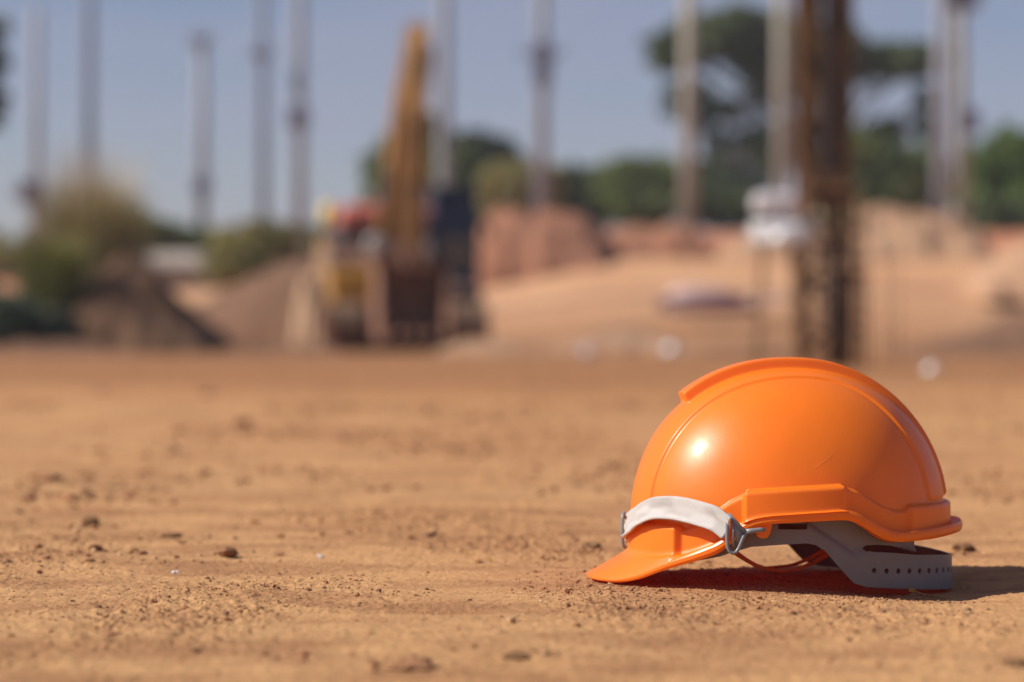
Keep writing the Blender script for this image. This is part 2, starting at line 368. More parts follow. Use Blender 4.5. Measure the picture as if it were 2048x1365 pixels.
def clod(name, label, cat, px, py, wpx, hpx, m, sd_=0, jag=0.32, depth=1.0):
    x, D, z = gp(px, py); rx = wpx / 2 * D / F; rz = hpx / 2 * D / F
    r = np.random.default_rng(100 + sd_); off = r.uniform(0, 50, 3)
    v = IV3.copy()
    d = 1 + jag * (vnoise(v[:, 0] * 1.6 + off[0], v[:, 1] * 1.6 + off[1] + v[:, 2] * 1.3) * 1.6 + 0.8 * vnoise(v[:, 0] * 3.7 + off[2], v[:, 2] * 3.7 + v[:, 1] * 2.1) + 0.4 * vnoise(v[:, 1] * 8 + off[1], v[:, 2] * 8 + v[:, 0] * 6))
    v = v * d[:, None] * np.array([rx, rx * depth, rz])
    o = np_mesh(name, v, IF3, m, smooth=False); o.location = (x, D, z + rz * 0.45); o.rotation_euler = (0, 0, r.uniform(-0.5, 0.5))
    tag(o, label, cat); return o
clods = [
 ("earth_clod", "dark rounded clod on the earth far left of the orange helmet", "clod", 181, 1052, 34, 22, M_clod_dark),
 ("earth_clod", "flat dark clod just behind the sharp strip, to the right of the dark rounded clod", "clod", 344, 1076, 40, 15, M_clod_dark),
 ("earth_clod", "large blurred reddish clod with a pointed lump near the bottom of the photo", "clod", 822, 1336, 96, 30, M_clod_red),
 ("earth_clod", "blurred brown clod close to the camera, just right of the large reddish clod", "clod", 1030, 1316, 56, 17, M_clod_dark),
 ("stone", "small upright grey brown stone standing alone to the left of the helmet peak", "stone", 1022, 1246, 18, 20, M_clod_tan),
 ("stone", "small rounded stone to the right of the upright grey brown stone", "stone", 1152, 1253, 16, 12, M_clod_red),
 ("earth_clod", "dark clod with greenish crust behind and left of the tip of the helmet peak", "clod", 1182, 1097, 40, 18, M_clod_dark),
 ("earth_clod", "dark blurred clod just behind the rear brim of the orange helmet", "clod", 1928, 1103, 42, 24, M_clod_dark),
 ("earth_clod", "blurred reddish clod lying alone in the middle distance on the left", "clod", 482, 852, 34, 22, M_clod_red),
 ("earth_clod", "low wide blurred clod at the left behind the dark rounded clod", "clod", 92, 962, 66, 24, M_clod_red),
 ("earth_clod", "small reddish clod upright on the ground near the left edge of the sharp strip", "clod", 307, 1206, 15, 13, M_clod_red),
 ("earth_clod", "thin flat reddish flake of earth low on the left", "clod", 222, 1270, 40, 8, M_clod_red),
 ("earth_clod", "dark small clod low on the left, right of the reddish flake", "clod", 390, 1307, 22, 12, M_clod_dark),
 ("earth_clod", "reddish brown clod near the bottom between the left clods and the large reddish clod", "clod", 610, 1313, 24, 15, M_clod_red),
 ("pebble", "tiny pale bluish pebble glinting on the ground left of the helmet", "pebble", 641, 1117, 13, 8, M_stone_pale),
 ("pebble", "pale flat pebble on the left part of the sharp strip", "pebble", 352, 1147, 16, 8, M_stone_pale),
 ("earth_clod", "small tan lump of earth touching the underside of the helmet peak", "clod", 1222, 1170, 14, 9, M_clod_tan),
 ("earth_clod", "wide dark blurred patch of crusted earth in the bottom right corner", "clod", 2030, 1330, 60, 20, M_clod_dark),
]
for i, (n_, lb, ct, px, py, wp, hp, mm) in enumerate(clods): clod(n_, lb, ct, px, py, wp, hp, mm, i)

# dry twig in front of the nape strap
tw = MB(); x, D, z = gp(1850, 1199)
def tp(dx, dz, dy=0): return Vector((x + dx * D / F, D + dy, z + 0.0026 + dz * D / F))
tw.tube([tp(-46, -1), tp(-25, 4), tp(0, 3, .002), tp(20, -1), tp(44, -6)], [.0004, .0009, .0011, .0010, .0004], 6)
tw.tube([tp(-4, 4), tp(-14, 8, -.001), tp(-24, 14, -.001)], [.0007, .0006, .0004], 6)
tw.tube([tp(12, 0), tp(22, 4, -.001), tp(34, 1, -.002)], [.0006, .0005, .0003], 6)
twig = empty("twig", (0, 0, 0)); tag(twig, 'dry brown twig lying just in front of the grey nape strap of the helmet', 'twig')
M_twig = mat("dry_bark", (0.30, 0.19, 0.09), rough=0.9, var=0.5, vscale=400, bump=0.0004, bscale=900)
tw.build("stem", M_twig, twig, True)
lf = MB(); c = tp(-26, 10)
lf.add([c + Vector(p) for p in ((-.0030, 0, .0006), (-.0012, -.0012, .0030), (.0022, -.0008, .0022), (.0038, 0, -.0006), (.0012, .0010, -.0012), (-.0016, .0012, -.0006))], [(0, 1, 5), (1, 2, 4, 5), (2, 3, 4)])
lf.build("dry_leaf", mat("dry_leaf", (0.42, 0.28, 0.09), rough=0.8, var=0.3, vscale=500), twig, True)

# ------------------------------------------------------------------ the helmet
TH = math.radians(5); D0 = 1.945; HX = 0.2216
HEL = empty("safety_helmet", (HX, D0, 0), math.pi + TH)
tag(HEL, 'orange plastic safety helmet with white chin strap and grey headband resting on the bare earth', 'safety helmet')
A_, B_, N_ = 0.125, 0.103, 2.08
ZC, HZ, NV = 0.0445, 0.1235, 2.15
def spw(v, p): return np.sign(v) * np.abs(v) ** p
def outline(phi, off=0.0, a=A_, b=B_):
    x = a * spw(np.cos(phi), 2 / N_); y = b * spw(np.sin(phi), 2 / N_)
    gx_ = spw(x / a, N_ - 1) / a; gy_ = spw(y / b, N_ - 1) / b; l = np.hypot(gx_, gy_) + 1e-12
    return x + off * gx_ / l, y + off * gy_ / l, gx_ / l, gy_ / l
def tab(deg, pts): return np.interp(deg, [p[0] for p in pts], [p[1] for p in pts])
def smooth_tab(deg, pts, wdt=1.2):
    return sum(tab(np.clip(deg + k * wdt, 0, 180), pts) for k in (-1, -.5, 0, .5, 1)) / 5
SK_TOP = [(0, .0470), (41, .0472), (43, .0440), (50, .0493), (54, .0545), (57.7, .0604), (62, .0668), (67.4, .0722), (67.8, .0752), (83, .0775), (98.4, .0797), (100, .0770), (103.5, .0748), (109, .0676), (114, .0616), (119.4, .0588), (124.6, .0590), (125.6, .0622), (180, .0625)]
SK_OFF = [(0, .0032), (22, .0040), (34, .0075), (40.3, .0088), (42.6, .0038), (60, .0042), (67.2, .0042), (68.2, .0100), (98.0, .0100), (99.4, .0055), (112, .0040), (124.8, .0026), (126.0, .0062), (180, .0050)]
RB = [(0, .0020), (12, .0010), (22, .0010), (29, .0048), (35, .0100), (40, .0142), (52.3, .0224), (59.6, .0283), (63.9, .0362), (69.7, .0478), (76.9, .0515), (97.5, .0543), (101, .0527), (106, .0455), (111.1, .0387), (116, .0362), (122, .0360), (134, .0368), (150, .0388), (180, .0400)]
RT = [(0, .0048), (12, .0040), (22, .0046), (29, .0092), (35, .0150), (40, .0198), (52, .0295), (59.5, .0365), (65.6, .0480), (69.7, .0545), (76.1, .0585), (97.6, .0624), (101.6, .0600), (107, .0535), (112.4, .0461), (117.4, .0432), (129, .0442), (150, .0468), (180, .0480)]
RO = [(0, .0375), (8, .0368), (16, .0325), (24, .0245), (32, .0182), (42, .0155), (55, .0138), (68, .0120), (100, .0120), (130, .0120), (150, .0135), (180, .0150)]
ZJ = [(0, .0215), (30, .0225), (45, .0262), (54, .0325), (60, .0385), (66, .0490), (70, .0540), (76, .0568), (98, .0606), (102, .0584), (107, .0518), (112.4, .0440), (117.4, .0405), (129, .0415), (150, .0425), (180, .0435)]
NP = 960
phi = np.linspace(-math.pi, math.pi, NP, endpoint=False)
deg = np.degrees(np.arccos(np.clip(spw(np.cos(phi), 2.2 / N_), -1, 1)))   # tables were measured on a slightly squarer plan
zs = smooth_tab(deg, SK_TOP, .45); so = smooth_tab(deg, SK_OFF, .45); rb = smooth_tab(deg, RB, 2.2); rt = smooth_tab(deg, RT, 2.2); ro = smooth_tab(deg, RO, 3); zj = smooth_tab(deg, ZJ, 2.2)
zj = np.maximum(zj, rt - 0.006)
# profile: list of (offset array, z array); corners get small arcs with support rows
one = np.ones(NP)
wpk = sstep(.0140, .022, ro)                        # 1 on the peak
prof = [(-.0030 * one, zj + .004), (-.0030 * one, zj - .004 * (1 - wpk) - .0035 * wpk - .002 * (1 - wpk)),
        (ro * .55, (zj - .0045) * (.45) + rb * .55 + .0006 * wpk), (ro - .0012, rb), (ro, rb + (rt - rb) * .3), (ro, rt - (rt - rb) * .30), (ro - .0012, rt),
        (so + .0035 + (ro - so - .0035) * .45 * (1 - wpk), zj + (rt - zj) * (.30 * (1 - wpk) + .12 * wpk)), (so + .0012, zj + .0002), (so, zj + .0020), (so - .0004, zs - .0014), (so - .0016, zs), (.0004 * one, zs + .0004)]
def dense(prof):
    out = [prof[0]]
    for a, b in zip(prof[:-1], prof[1:]):
        for t in (0.12, 0.5, 0.88, 1.0): out.append((a[0] + (b[0] - a[0]) * t, a[1] + (b[1] - a[1]) * t))
    return out
prof = dense(prof)
rows = []
fx_, fy_ = 1.0, 0.0
bx0, by0, nx0, ny0 = outline(phi)
for off, z in prof:
    wgt = np.clip((off - .012) / .012, 0, 1) * .6 * (deg < 75)
    dx = nx0 * (1 - wgt) + wgt; dy = ny0 * (1 - wgt); l = np.hypot(dx, dy)
    rows.append(np.stack([bx0 + off * dx / l, by0 + off * dy / l, z], 1))
def dome_pt(ph, al):
    k = spw(np.cos(al), 2 / NV); z = ZC + HZ * spw(np.sin(al), 2 / NV)
    x = A_ * spw(np.cos(ph), 2 / N_) * k; y = B_ * spw(np.sin(ph), 2 / N_) * k
    g = np.stack([spw(x / A_, N_ - 1) / A_ * 1.0, spw(y / B_, N_ - 1) / B_, spw(np.clip((z - ZC) / HZ, 0, 1), NV - 1) / HZ], -1)
    g /= np.linalg.norm(g, axis=-1, keepdims=True) + 1e-12
    return x, y, z, g
al0 = np.arcsin(np.clip((np.maximum(zs + .0006, ZC + .0008) - ZC) / HZ, 0.004, 1) ** (NV / 2))
ND = 230
def relief(x, y):
    ay = np.abs(y)
    ycr = .0385 + .029 * sstep(-.02, -.125, x) if False else .0385 + .029 * (1 - sstep(-.125, -.02, x))
    d = .0013 * (1 - sstep(ycr - .0022, ycr, ay)) - .0006 * np.exp(-((ay - ycr - .0012) / .0012) ** 2)
    hr = .0078 - .0045 * (1 - sstep(-.115, -.02, x))
    d = d + hr * (1 - sstep(.0125, .0158, ay)) * (1 - sstep(.0805, .0835, x)) 
    return d
for i in range(1, ND + 1):
    t = i / ND; al = al0 + (math.pi / 2 - al0) * t * (1 if i < ND else 0.9995)
    x, y, z, g = dome_pt(phi, al); d = relief(x, y) * sstep(0, .03, t)
    rows.append(np.stack([x, y, z], 1) + g * d[:, None])
R = np.stack(rows); nr = len(R)
V = R.reshape(-1, 3); V = np.vstack([V, [[0, 0, ZC + HZ + .0078 + .0013]]])
ii = (np.arange(nr - 1)[:, None] * NP); jj = np.arange(NP)[None, :]; j2 = (jj + 1) % NP
Fo = np.stack([(ii + jj), (ii + j2), (ii + NP + j2), (ii + NP + jj)], -1).reshape(-1, 4)
# inner face
inner = []
NI = 50
inner_al = np.linspace(0.0, math.pi / 2 * .999, NI)
base_z = zj + .004
for i, a in enumerate(inner_al):
    z = base_z + (ZC + HZ - .003 - base_z) * math.sin(a) ** (2 / NV); k = ((1 - np.clip((z - ZC) / (HZ - .003 + 1e-6), 0, 1) ** NV) ** (1 / NV))[:, None][:, 0]
    x, y, gx_, gy_ = outline(phi, -.0031); inner.append(np.stack([x * k, y * k, z], 1))
Ri = np.stack(inner); k0 = len(V); V = np.vstack([V, Ri.reshape(-1, 3)])
ii = (np.arange(NI - 1)[:, None] * NP)
Fi = np.stack([k0 + ii + NP + jj, k0 + ii + NP + j2, k0 + ii + j2, k0 + ii + jj], -1).reshape(-1, 4)
Fj = np.stack([k0 + jj[0], k0 + j2[0], j2[0], jj[0]], -1)
Fall = np.vstack([Fo, Fi, Fj])
M_shell = shell_mat()
shell = np_mesh("shell", V, Fall, M_shell, HEL)
me = shell.data
bm = bmesh.new(); bm.from_mesh(me)
bm.verts.ensure_lookup_table(); topc = bm.verts[nr * NP]
for j in range(NP):
    try: f = bm.faces.new((bm.verts[(nr - 1) * NP + j], bm.verts[(nr - 1) * NP + (j + 1) % NP], topc)); f.smooth = True
    except ValueError: pass
bmesh.ops.recalc_face_normals(bm, faces=bm.faces[:]); bm.to_mesh(me); bm.free()

# small moulded hook tab under the rim, on each side
def HL(px, py, D):
    "photo measurement at distance D -> helmet frame"
    p = at(px, py, D) - Vector((HX, D0, 0)); c, s = math.cos(-(math.pi + TH)), math.sin(-(math.pi + TH))
    return Vector((p.x * c - p.y * s, p.x * s + p.y * c, p.z))
def both(fn):
    for sgn in (1, -1): fn(sgn)
def mir(v, s): return Vector((v.x, v.y * s, v.z))
M_grey = mat("grey_plastic", (0.165, 0.155, 0.168), rough=0.42, var=0.06, vscale=80, spec=0.5)
M_clip = mat("grey_buckle_plastic", (0.20, 0.215, 0.235), rough=0.38, var=0.08, vscale=150, spec=0.5)
for sgn in (1, -1):
    Dn = 1.838
    pts = [HL(p, q, Dn) for p, q in ((1509, 1050), (1545, 1046), (1541, 1066), (1535, 1076), (1524, 1078), (1514, 1073))]
    mb = MB(); n = len(pts)
    th = Vector((0, .0022, 0))
    vs = [mir(p - th, sgn) for p in pts] + [mir(p + th * .4, sgn) for p in pts]
    mb.add(vs, [tuple(range(n)), tuple(range(2 * n - 1, n - 1, -1))] + [(i, i + n, (i + 1) % n + n, (i + 1) % n) for i in range(n)])
    o = mb.build("strap_tab", M_shell, HEL); bv = o.modifiers.new("bevel", 'BEVEL'); bv.width = .0007; bv.segments = 2

# grey headband and nape strap, cut out of one sheet that wraps round
def band_xy(ph):
    "plan curve of the band: shorter in front, longer behind"
    c = np.cos(ph); a = np.where(c > 0, .112, .131 - .002)
    x = a * spw(c, 2 / N_); y = .0925 * spw(np.sin(ph), 2 / N_)
    gx_ = spw(x / a, N_ - 1) / a; gy_ = spw(y / .0925, N_ - 1) / .0925; l = np.hypot(gx_, gy_) + 1e-12
    return x, y, gx_ / l, gy_ / l
pt_ = np.linspace(0, 2 * math.pi, 4001); bx, by, _, _ = band_xy(pt_)
arc = np.concatenate([[0], np.cumsum(np.hypot(np.diff(bx), np.diff(by)))])
s_of = lambda d_: float(np.interp(math.radians(d_), pt_, arc)); TOT = arc[-1]
bot = [(0, .014), (15, .0145), (30, .0155), (37.4, .0180), (45, .0205), (53.7, .0239), (60, .028), (67.2, .0322), (78, .0340), (88, .0352), (91, .0338), (94, .0290), (97.5, .0195), (101.3, .0098), (103.9, .0040), (108.5, .0008), (121, -.0014), (135, -.0036), (150, -.0056), (165, -.0072), (180, -.0078)]
topl = [(180, .0185), (167, .0193), (150, .0215), (130.6, .0238), (120, .0262), (111, .0275), (108.2, .0279), (107.2, .0303), (108.4, .0328), (113, .0330), (119, .0318), (130.4, .0262), (130.4, .0420), (122, .0450), (112, .052), (100, .062), (88, .064), (75, .062), (62, .052), (50, .042), (30, .038), (0, .036)]
half = [(s_of(a), b) for a, b in bot] + [(s_of(a) if a < 180 else TOT / 2, b) for a, b in topl]
bl = [(s_of(a), z) for a, z in bot]; tl = [(s_of(a), z) for a, z in topl]
outer = bl + [(TOT - s, z) for s, z in bl[-2::-1]] + [(TOT - s, z) for s, z in tl[::-1][:-1]] + tl
outer_poly = outer
def densify(poly, step=.002):
    out = []
    for i in range(len(poly)):
        a, b = poly[i], poly[(i + 1) % len(poly)]; n = max(1, int(math.hypot(b[0] - a[0], b[1] - a[1]) / step))
        out += [(a[0] + (b[0] - a[0]) * k / n, a[1] + (b[1] - a[1]) * k / n) for k in range(n)]
    return out
holes = []
for sd_ in (0, 1):
    sl = [(s_of(77.5), .0458), (s_of(88.2), .0458), (s_of(88.2), .0502), (s_of(77.5), .0502)]
    holes.append([(TOT - s, z) for s, z in sl] if sd_ else sl)
for k in range(26):
    s = s_of(111.3) + .0108 * k
    if s > TOT - s_of(111.3) + .001: break
    sc_ = min(s, TOT - s); z = float(np.interp(sc_, [s_of(111), s_of(150), s_of(180)], [.0132, .0095, .0062]))
    holes.append([(s + .0020 * math.cos(q), z + .0022 * math.sin(q)) for q in np.linspace(0, 2 * math.pi, 14, endpoint=False)])
def inside(p, poly):
    x, y = p; r = False; j = len(poly) - 1
    for i in range(len(poly)):
        xi, yi = poly[i]; xj, yj = poly[j]
        if (yi > y) != (yj > y) and x < (xj - xi) * (y - yi) / (yj - yi) + xi: r = not r
        j = i
    return r
op = densify(outer_poly, .0022); pts2 = [Vector(p) for p in op]; edges = [(i, (i + 1) % len(op)) for i in range(len(op))]
for h in holes:
    hh = densify(h, .0022) if len(h) == 4 else h; k = len(pts2); pts2 += [Vector(p) for p in hh]; edges += [(k + i, k + (i + 1) % len(hh)) for i in range(len(hh))]
for s in np.arange(0, TOT, .0026):
    for z in np.arange(-.006, .064, .0026):
        if inside((s, z), outer_poly) and not any(abs(s - h[0][0]) < .03 and inside((s, z), h) for h in holes): pts2.append(Vector((s, z)))
vo, eo, fo, _, _, _ = delaunay_2d_cdt(pts2, edges, [], 0, 1e-6)
fk = []
for f in fo:
    c = sum((vo[i] for i in f), Vector((0, 0))) / 3
    if inside(c, outer_poly) and not any(abs(c.x - h[0][0]) < .03 and inside(c, h) for h in holes): fk.append(tuple(f))
S = np.array([v.x for v in vo]); Z = np.array([v.y for v in vo]); PH = np.interp(S, arc, pt_)
x, y, nx_, ny_ = band_xy(PH)
sm = np.minimum(S, TOT - S); s1, s2 = s_of(87), s_of(101)
lz = .052 - (sm - s1) / (s2 - s1) * .022
dd = .0022 * sstep(-.0016, .0016, (lz - Z)) * (1 - sstep(s_of(103), s_of(107), sm)) + .0022 * sstep(s_of(103), s_of(107), sm) * (1 - sstep(.026, .031, Z))
x = x + nx_ * dd; y = y + ny_ * dd
hb = mesh_obj("headband", list(zip(x, y, Z)), fk, M_grey, HEL)
bm = bmesh.new(); bm.from_mesh(hb.data); bmesh.ops.remove_doubles(bm, verts=bm.verts[:], dist=2e-5)
bmesh.ops.delete(bm, geom=[v for v in bm.verts if not v.link_faces], context='VERTS')
bmesh.ops.recalc_face_normals(bm, faces=bm.faces[:]); bm.to_mesh(hb.data); bm.free()
sm_ = hb.modifiers.new("thickness", 'SOLIDIFY'); sm_.thickness = .0017; sm_.offset = 0
for p in hb.data.polygons: p.use_smooth = True
es = hb.modifiers.new("edges", 'EDGE_SPLIT'); es.split_angle = math.radians(40)
# ratchet pegs holding the two ends at the back of the nape strap
pg = MB()
for k in range(4):
    s = TOT / 2 - .012 + .008 * k; ph = float(np.interp(s, arc, pt_)); xx, yy, nn, mm_ = [float(q) for q in band_xy(np.array(ph))]
    c = Vector((xx, yy, .0062)); pg.tube([c, c + Vector((nn, mm_, 0)) * .0028], .0014, 8)
pg.build("adjuster_peg", M_grey, HEL, True)

# webbing of the inner cradle
M_web = mat("cradle_webbing", (0.72, 0.17, 0.06), rough=0.85, var=0.2, vscale=120)  # red light coming through the shell is painted into the webbing colour
def ribbon(name, path, widths, wdir, m, parent, thick=.0008, steps=14, sag=None, crease=0.0, seed=1):
    P = [Vector(p) for p in path]; n = len(P); pts = []; ws = []; wd = []
    def cr(a, b, c, d, t): return 0.5 * ((2 * b) + (-a + c) * t + (2 * a - 5 * b + 4 * c - d) * t * t + (-a + 3 * b - 3 * c + d) * t ** 3)
    for i in range(n - 1):
        a, b, c, d = P[max(i - 1, 0)], P[i], P[i + 1], P[min(i + 2, n - 1)]
        for k in range(steps if i < n - 2 else steps + 1):
            t = k / steps; pts.append(cr(a, b, c, d, t)); ws.append(widths[i] + (widths[i + 1] - widths[i]) * t)
            wd.append((Vector(wdir[i]) * (1 - t) + Vector(wdir[i + 1]) * t).normalized())
    nw = 10; vs = []; fs = []; uvs = []; r = np.random.default_rng(seed); ln = 0
    for i, p in enumerate(pts):
        tg = (pts[min(i + 1, len(pts) - 1)] - pts[max(i - 1, 0)]).normalized(); wv = (wd[i] - tg * wd[i].dot(tg)).normalized(); nn = tg.cross(wv)
        if i: ln += (p - pts[i - 1]).length
        for j in range(nw + 1):
            u = j / nw - .5
            b = crease * (vnoise(np.array([ln * 42 + seed * 5]), np.array([u * 3.2 + seed]))[0] * 1.7 + .25 * vnoise(np.array([ln * 130]), np.array([u * 4.5]))[0])
            vs.append(p + wv * (u * ws[i]) + nn * (b - crease * .8 * (4 * u * u))); uvs.append((ln / .02, u + .5))
    for i in range(len(pts) - 1):
        for j in range(nw): a = i * (nw + 1) + j; fs.append((a, a + 1, a + nw + 2, a + nw + 1))
    o = mesh_obj(name, vs, fs, m, parent); uvl = o.data.uv_layers.new(name="UVMap")
    for lp in o.data.loops: uvl.data[lp.index].uv = uvs[lp.vertex_index]
    sl = o.modifiers.new("thickness", 'SOLIDIFY'); sl.thickness = thick; sl.offset = 0
    return o
up = Vector((0, 0, 1)); wz = Vector((0, -.55, 1)).normalized()
ribbon("cradle_strap", [HL(1452, 1088, 1.90), HL(1480, 1112, 1.90), HL(1520, 1134, 1.905), HL(1570, 1142, 1.91), HL(1622, 1128, 1.92), HL(1668, 1100, 1.93)], [.007, .0042, .0030, .0022, .0032, .0045], [wz] * 6, M_web, HEL)
ribbon("cradle_strap", [HL(1530, 1136, 1.93), HL(1558, 1134, 1.935), HL(1585, 1130, 1.95), HL(1615, 1119, 1.965), HL(1655, 1097, 1.98)], [.002, .0022, .0024, .003, .004], [wz] * 5, M_web, HEL)
ribbon("cradle_strap", [Vector((.085, 0, .06)), Vector((.04, 0, .125)), Vector((0, 0, .140)), Vector((-.05, 0, .125)), Vector((-.10, 0, .06))], [.014] * 5, [Vector((0, 1, 0))] * 5, M_web, HEL)
ribbon("cradle_strap", [Vector((0, -.085, .06)), Vector((0, -.05, .122)), Vector((0, 0, .138)), Vector((0, .05, .122)), Vector((0, .085, .06))], [.014] * 5, [Vector((1, 0, 0))] * 5, M_web, HEL)

# chin strap thrown over the front
M_str = fabric_mat()
sp = [(61.5, .0155, .0520, .0168), (57.5, .0140, .0545, .0172), (52, .0110, .0570, .0176), (46, .0105, .0598, .0172), (40, .0110, .0612, .0166), (33, .0100, .0606, .0162), (26, .0080, .0580, .0166), (18, .0058, .0535, .0172), (9, .0050, .0475, .0176), (0, .0052, .0425, .0172), (-10, .0075, .0385, .0170), (-20, .0125, .0360, .0168), (-28, .0205, .0345, .0165)]
spts = []; sdir = []
for d_, of_, z_, w_ in sp:
    x_, y_, nx_, ny_ = [float(q) for q in outline(np.array(math.radians(d_)), of_)]
    spts.append(Vector((x_, y_, z_))); lean = .36 if d_ < 55 else .18; lean *= 1 if d_ > 12 else (.5 if d_ > -5 else .1)
    sdir.append(Vector((-nx_ * lean, -ny_ * lean, 1)))
spts[0] = HL(1456, 1057, 1.829)
spts[-3] = HL(1260, 1052, 1.952); spts[-2] = HL(1259, 1058, 1.975); spts[-1] = HL(1257, 1062, 1.998); STRAP_END = spts[-1]
ribbon("chin_strap", spts, [q[3] * 1.08 for q in sp], sdir, M_str, HEL, thick=.0019, crease=.0023, seed=4)

def buckle(name, P, hook_end, frm=None):
    "triangular wire loop: P maps photo-like (u,v) to helmet space"
    b = MB(); r = .00145
    b.tube([P(1457, 1028), P(1455, 1045), P(1454, 1075), P(1455, 1094), P(1459, 1103), P(1466, 1107), P(1473, 1104), P(1478, 1096), P(1487, 1074), P(1493, 1064)], r, 10)
    b.tube([P(1457, 1028), P(1470, 1043), P(1484, 1058), P(1493, 1064)], r, 10)
    b.tube([P(1468, 1042), P(1466, 1070), P(1467, 1094)], r * .7, 8)
    b.tube([P(1491, 1064), P(1505, 1062), P(1519, 1060), hook_end], [r * 1.5, r * 1.35, r * 1.2, r * 1.1], 10)
    web_pts = [P(1459, 1031), P(1484, 1059), P(1489, 1064), P(1480, 1080), P(1474, 1090), P(1468, 1060)]
    n = len(web_pts); off = (P(1460, 1060) - P(1460, 1060, .0012))
    b.add([p + off * .5 for p in web_pts] + [p - off * .5 for p in web_pts], [tuple(range(n)), tuple(range(2 * n - 1, n - 1, -1))] + [(i, i + n, (i + 1) % n + n, (i + 1) % n) for i in range(n)])
    return b.build(name, M_clip, HEL, True)
buckle("buckle", lambda a, b, e=0: HL(a, b, 1.829 + e), HL(1530, 1060, 1.829))
far0 = HL(1249, 1060, 2.002); fare = mir(HL(1530, 1060, 1.835), -1)
dv = (fare - far0); dh = Vector((dv.x, dv.y, 0)).normalized(); sk = dv.length / (72 * 1.83 / F) if False else 1.0
nrm = Vector((-dh.y, dh.x, 0))
def Pf(a, b, e=0): return far0 + dh * ((a - 1460) * 1.83 / F) + Vector((0, 0, -(b - 1066) * 1.83 / F)) + nrm * e
buckle("buckle", Pf, fare)

# a thin scratch in the paint of the side
def on_dome(px, py):
    best = None
    for ph in np.radians(np.linspace(60, 120, 61)):
        for al in np.linspace(.2, 1.2, 60):
            x, y, z, g = dome_pt(np.array(ph), np.array(al)); c, s = math.cos(math.pi + TH), math.sin(math.pi + TH)
            wx, wy = HX + x * c - y * s, D0 + x * s + y * c
            e = (1024 + F * wx / wy - px) ** 2 + (682.5 - F * (z - CAM_H) / wy - py) ** 2
            if best is None or e < best[0]: best = (e, Vector((float(x), float(y), float(z))) + Vector([float(q) for q in g]) * .00004)
    return best[1]
sc1 = MB(); sc1.tube([on_dome(1628, 936), on_dome(1640, 927), on_dome(1655, 917), on_dome(1664, 911), on_dome(1676, 903)], [.00005, .00014, .00016, .0001, .00004], 5)
sc1.build("scratch", mat("scuffed_plastic", (0.96, 0.33, 0.05), rough=0.5), HEL, True)

# ------------------------------------------------------------------ spoil heaps behind
def heap(name, label, px0, px1, pytop, D, depth, m, seed, skew=0.5, peak=0.75, cat="dirt mound", group=None, base=None, lump=0.25):
    a = at(px0, pytop, D); b = at(px1, pytop, D); xc = (a.x + b.x) / 2; hw = (b.x - a.x) / 2
    z0 = float(ground_z(np.array([xc]), np.array([D]))[0]) if base is None else base
    h = a.z - z0; n = 90; k = 46
    u = np.linspace(-1, 1, n); v = np.linspace(-1, 1, k); U, W = np.meshgrid(u, v)
    c = skew * 2 - 1
    t = np.where(U < c, (U + 1) / (c + 1), (1 - U) / (1 - c)); t = np.clip(t, 0, 1)
    prof_ = t ** peak * (1 - .15 * t ** 4) / .85
    cross = np.clip(1 - np.abs(W) ** 1.6, 0, 1)
    H = h * prof_ * cross ** .8 * (1 + lump * fbm(U * 3 + seed, W * 3 + seed * 2, 4)) + .03 * h * fbm(U * 14, W * 14 + seed, 3) - .04
    X = U * hw * (1 + .05 * fbm(W * 3, U * 0 + seed, 2)); Y = W * depth * (1 + .1 * fbm(U * 4, W * 0 + seed, 2))
    edge = np.minimum(1 - np.abs(U), 1 - np.abs(W)); H = np.where(edge < 1e-6, -.35, H)
    Z = H + z0
    V_ = np.stack([X.ravel(), Y.ravel(), Z.ravel() - z0], 1)
    I_ = (np.arange(k - 1)[:, None] * n + np.arange(n - 1)[None]).ravel()
    o = np_mesh(name, V_, np.stack([I_, I_ + 1, I_ + 1 + n, I_ + n], 1), m); o.location = (xc, D, z0)
    tag(o, label, cat, group); return o
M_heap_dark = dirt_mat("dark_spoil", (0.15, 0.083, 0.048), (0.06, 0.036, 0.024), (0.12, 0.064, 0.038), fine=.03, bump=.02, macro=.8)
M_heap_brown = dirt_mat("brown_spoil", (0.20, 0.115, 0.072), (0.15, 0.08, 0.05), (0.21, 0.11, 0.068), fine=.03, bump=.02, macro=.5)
M_heap_pink = dirt_mat("pinkish_spoil", (0.43, 0.265, 0.16), (0.30, 0.175, 0.11), (0.40, 0.23, 0.14), fine=.03, bump=.02, macro=.5)
M_heap_red = dirt_mat("red_clay", (0.52, 0.25, 0.15), (0.30, 0.14, 0.095), (0.44, 0.19, 0.11), fine=.04, bump=.05, macro=.9)
M_heap_sand = dirt_mat("pale_sand", (0.60, 0.40, 0.25), (0.46, 0.29, 0.18), (0.56, 0.35, 0.22), fine=.03, bump=.02, macro=.5)
GR_H = "heaps of dug earth at the far side of the site"
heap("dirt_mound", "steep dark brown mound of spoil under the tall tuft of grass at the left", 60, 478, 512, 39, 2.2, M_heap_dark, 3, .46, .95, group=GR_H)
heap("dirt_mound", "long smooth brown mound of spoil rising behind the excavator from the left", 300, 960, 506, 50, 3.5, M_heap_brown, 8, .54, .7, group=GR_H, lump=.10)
heap("dirt_mound", "low pale tan heap of earth at the foot of the excavator bucket, to its right", 850, 1120, 677, 37, 1.5, M_heap_pink, 12, .4, .8, group=GR_H)
heap("dirt_mound", "broad low heap of light sand between the excavator and the steel cage", 1060, 1400, 652, 42, 2.0, M_heap_pink, 15, .55, .8, group=GR_H)
heap("dirt_mound", "low narrow dusty heap left of the excavator track", 588, 664, 556, 41.2, .8, M_heap_sand, 17, .45, .35, group=GR_H)
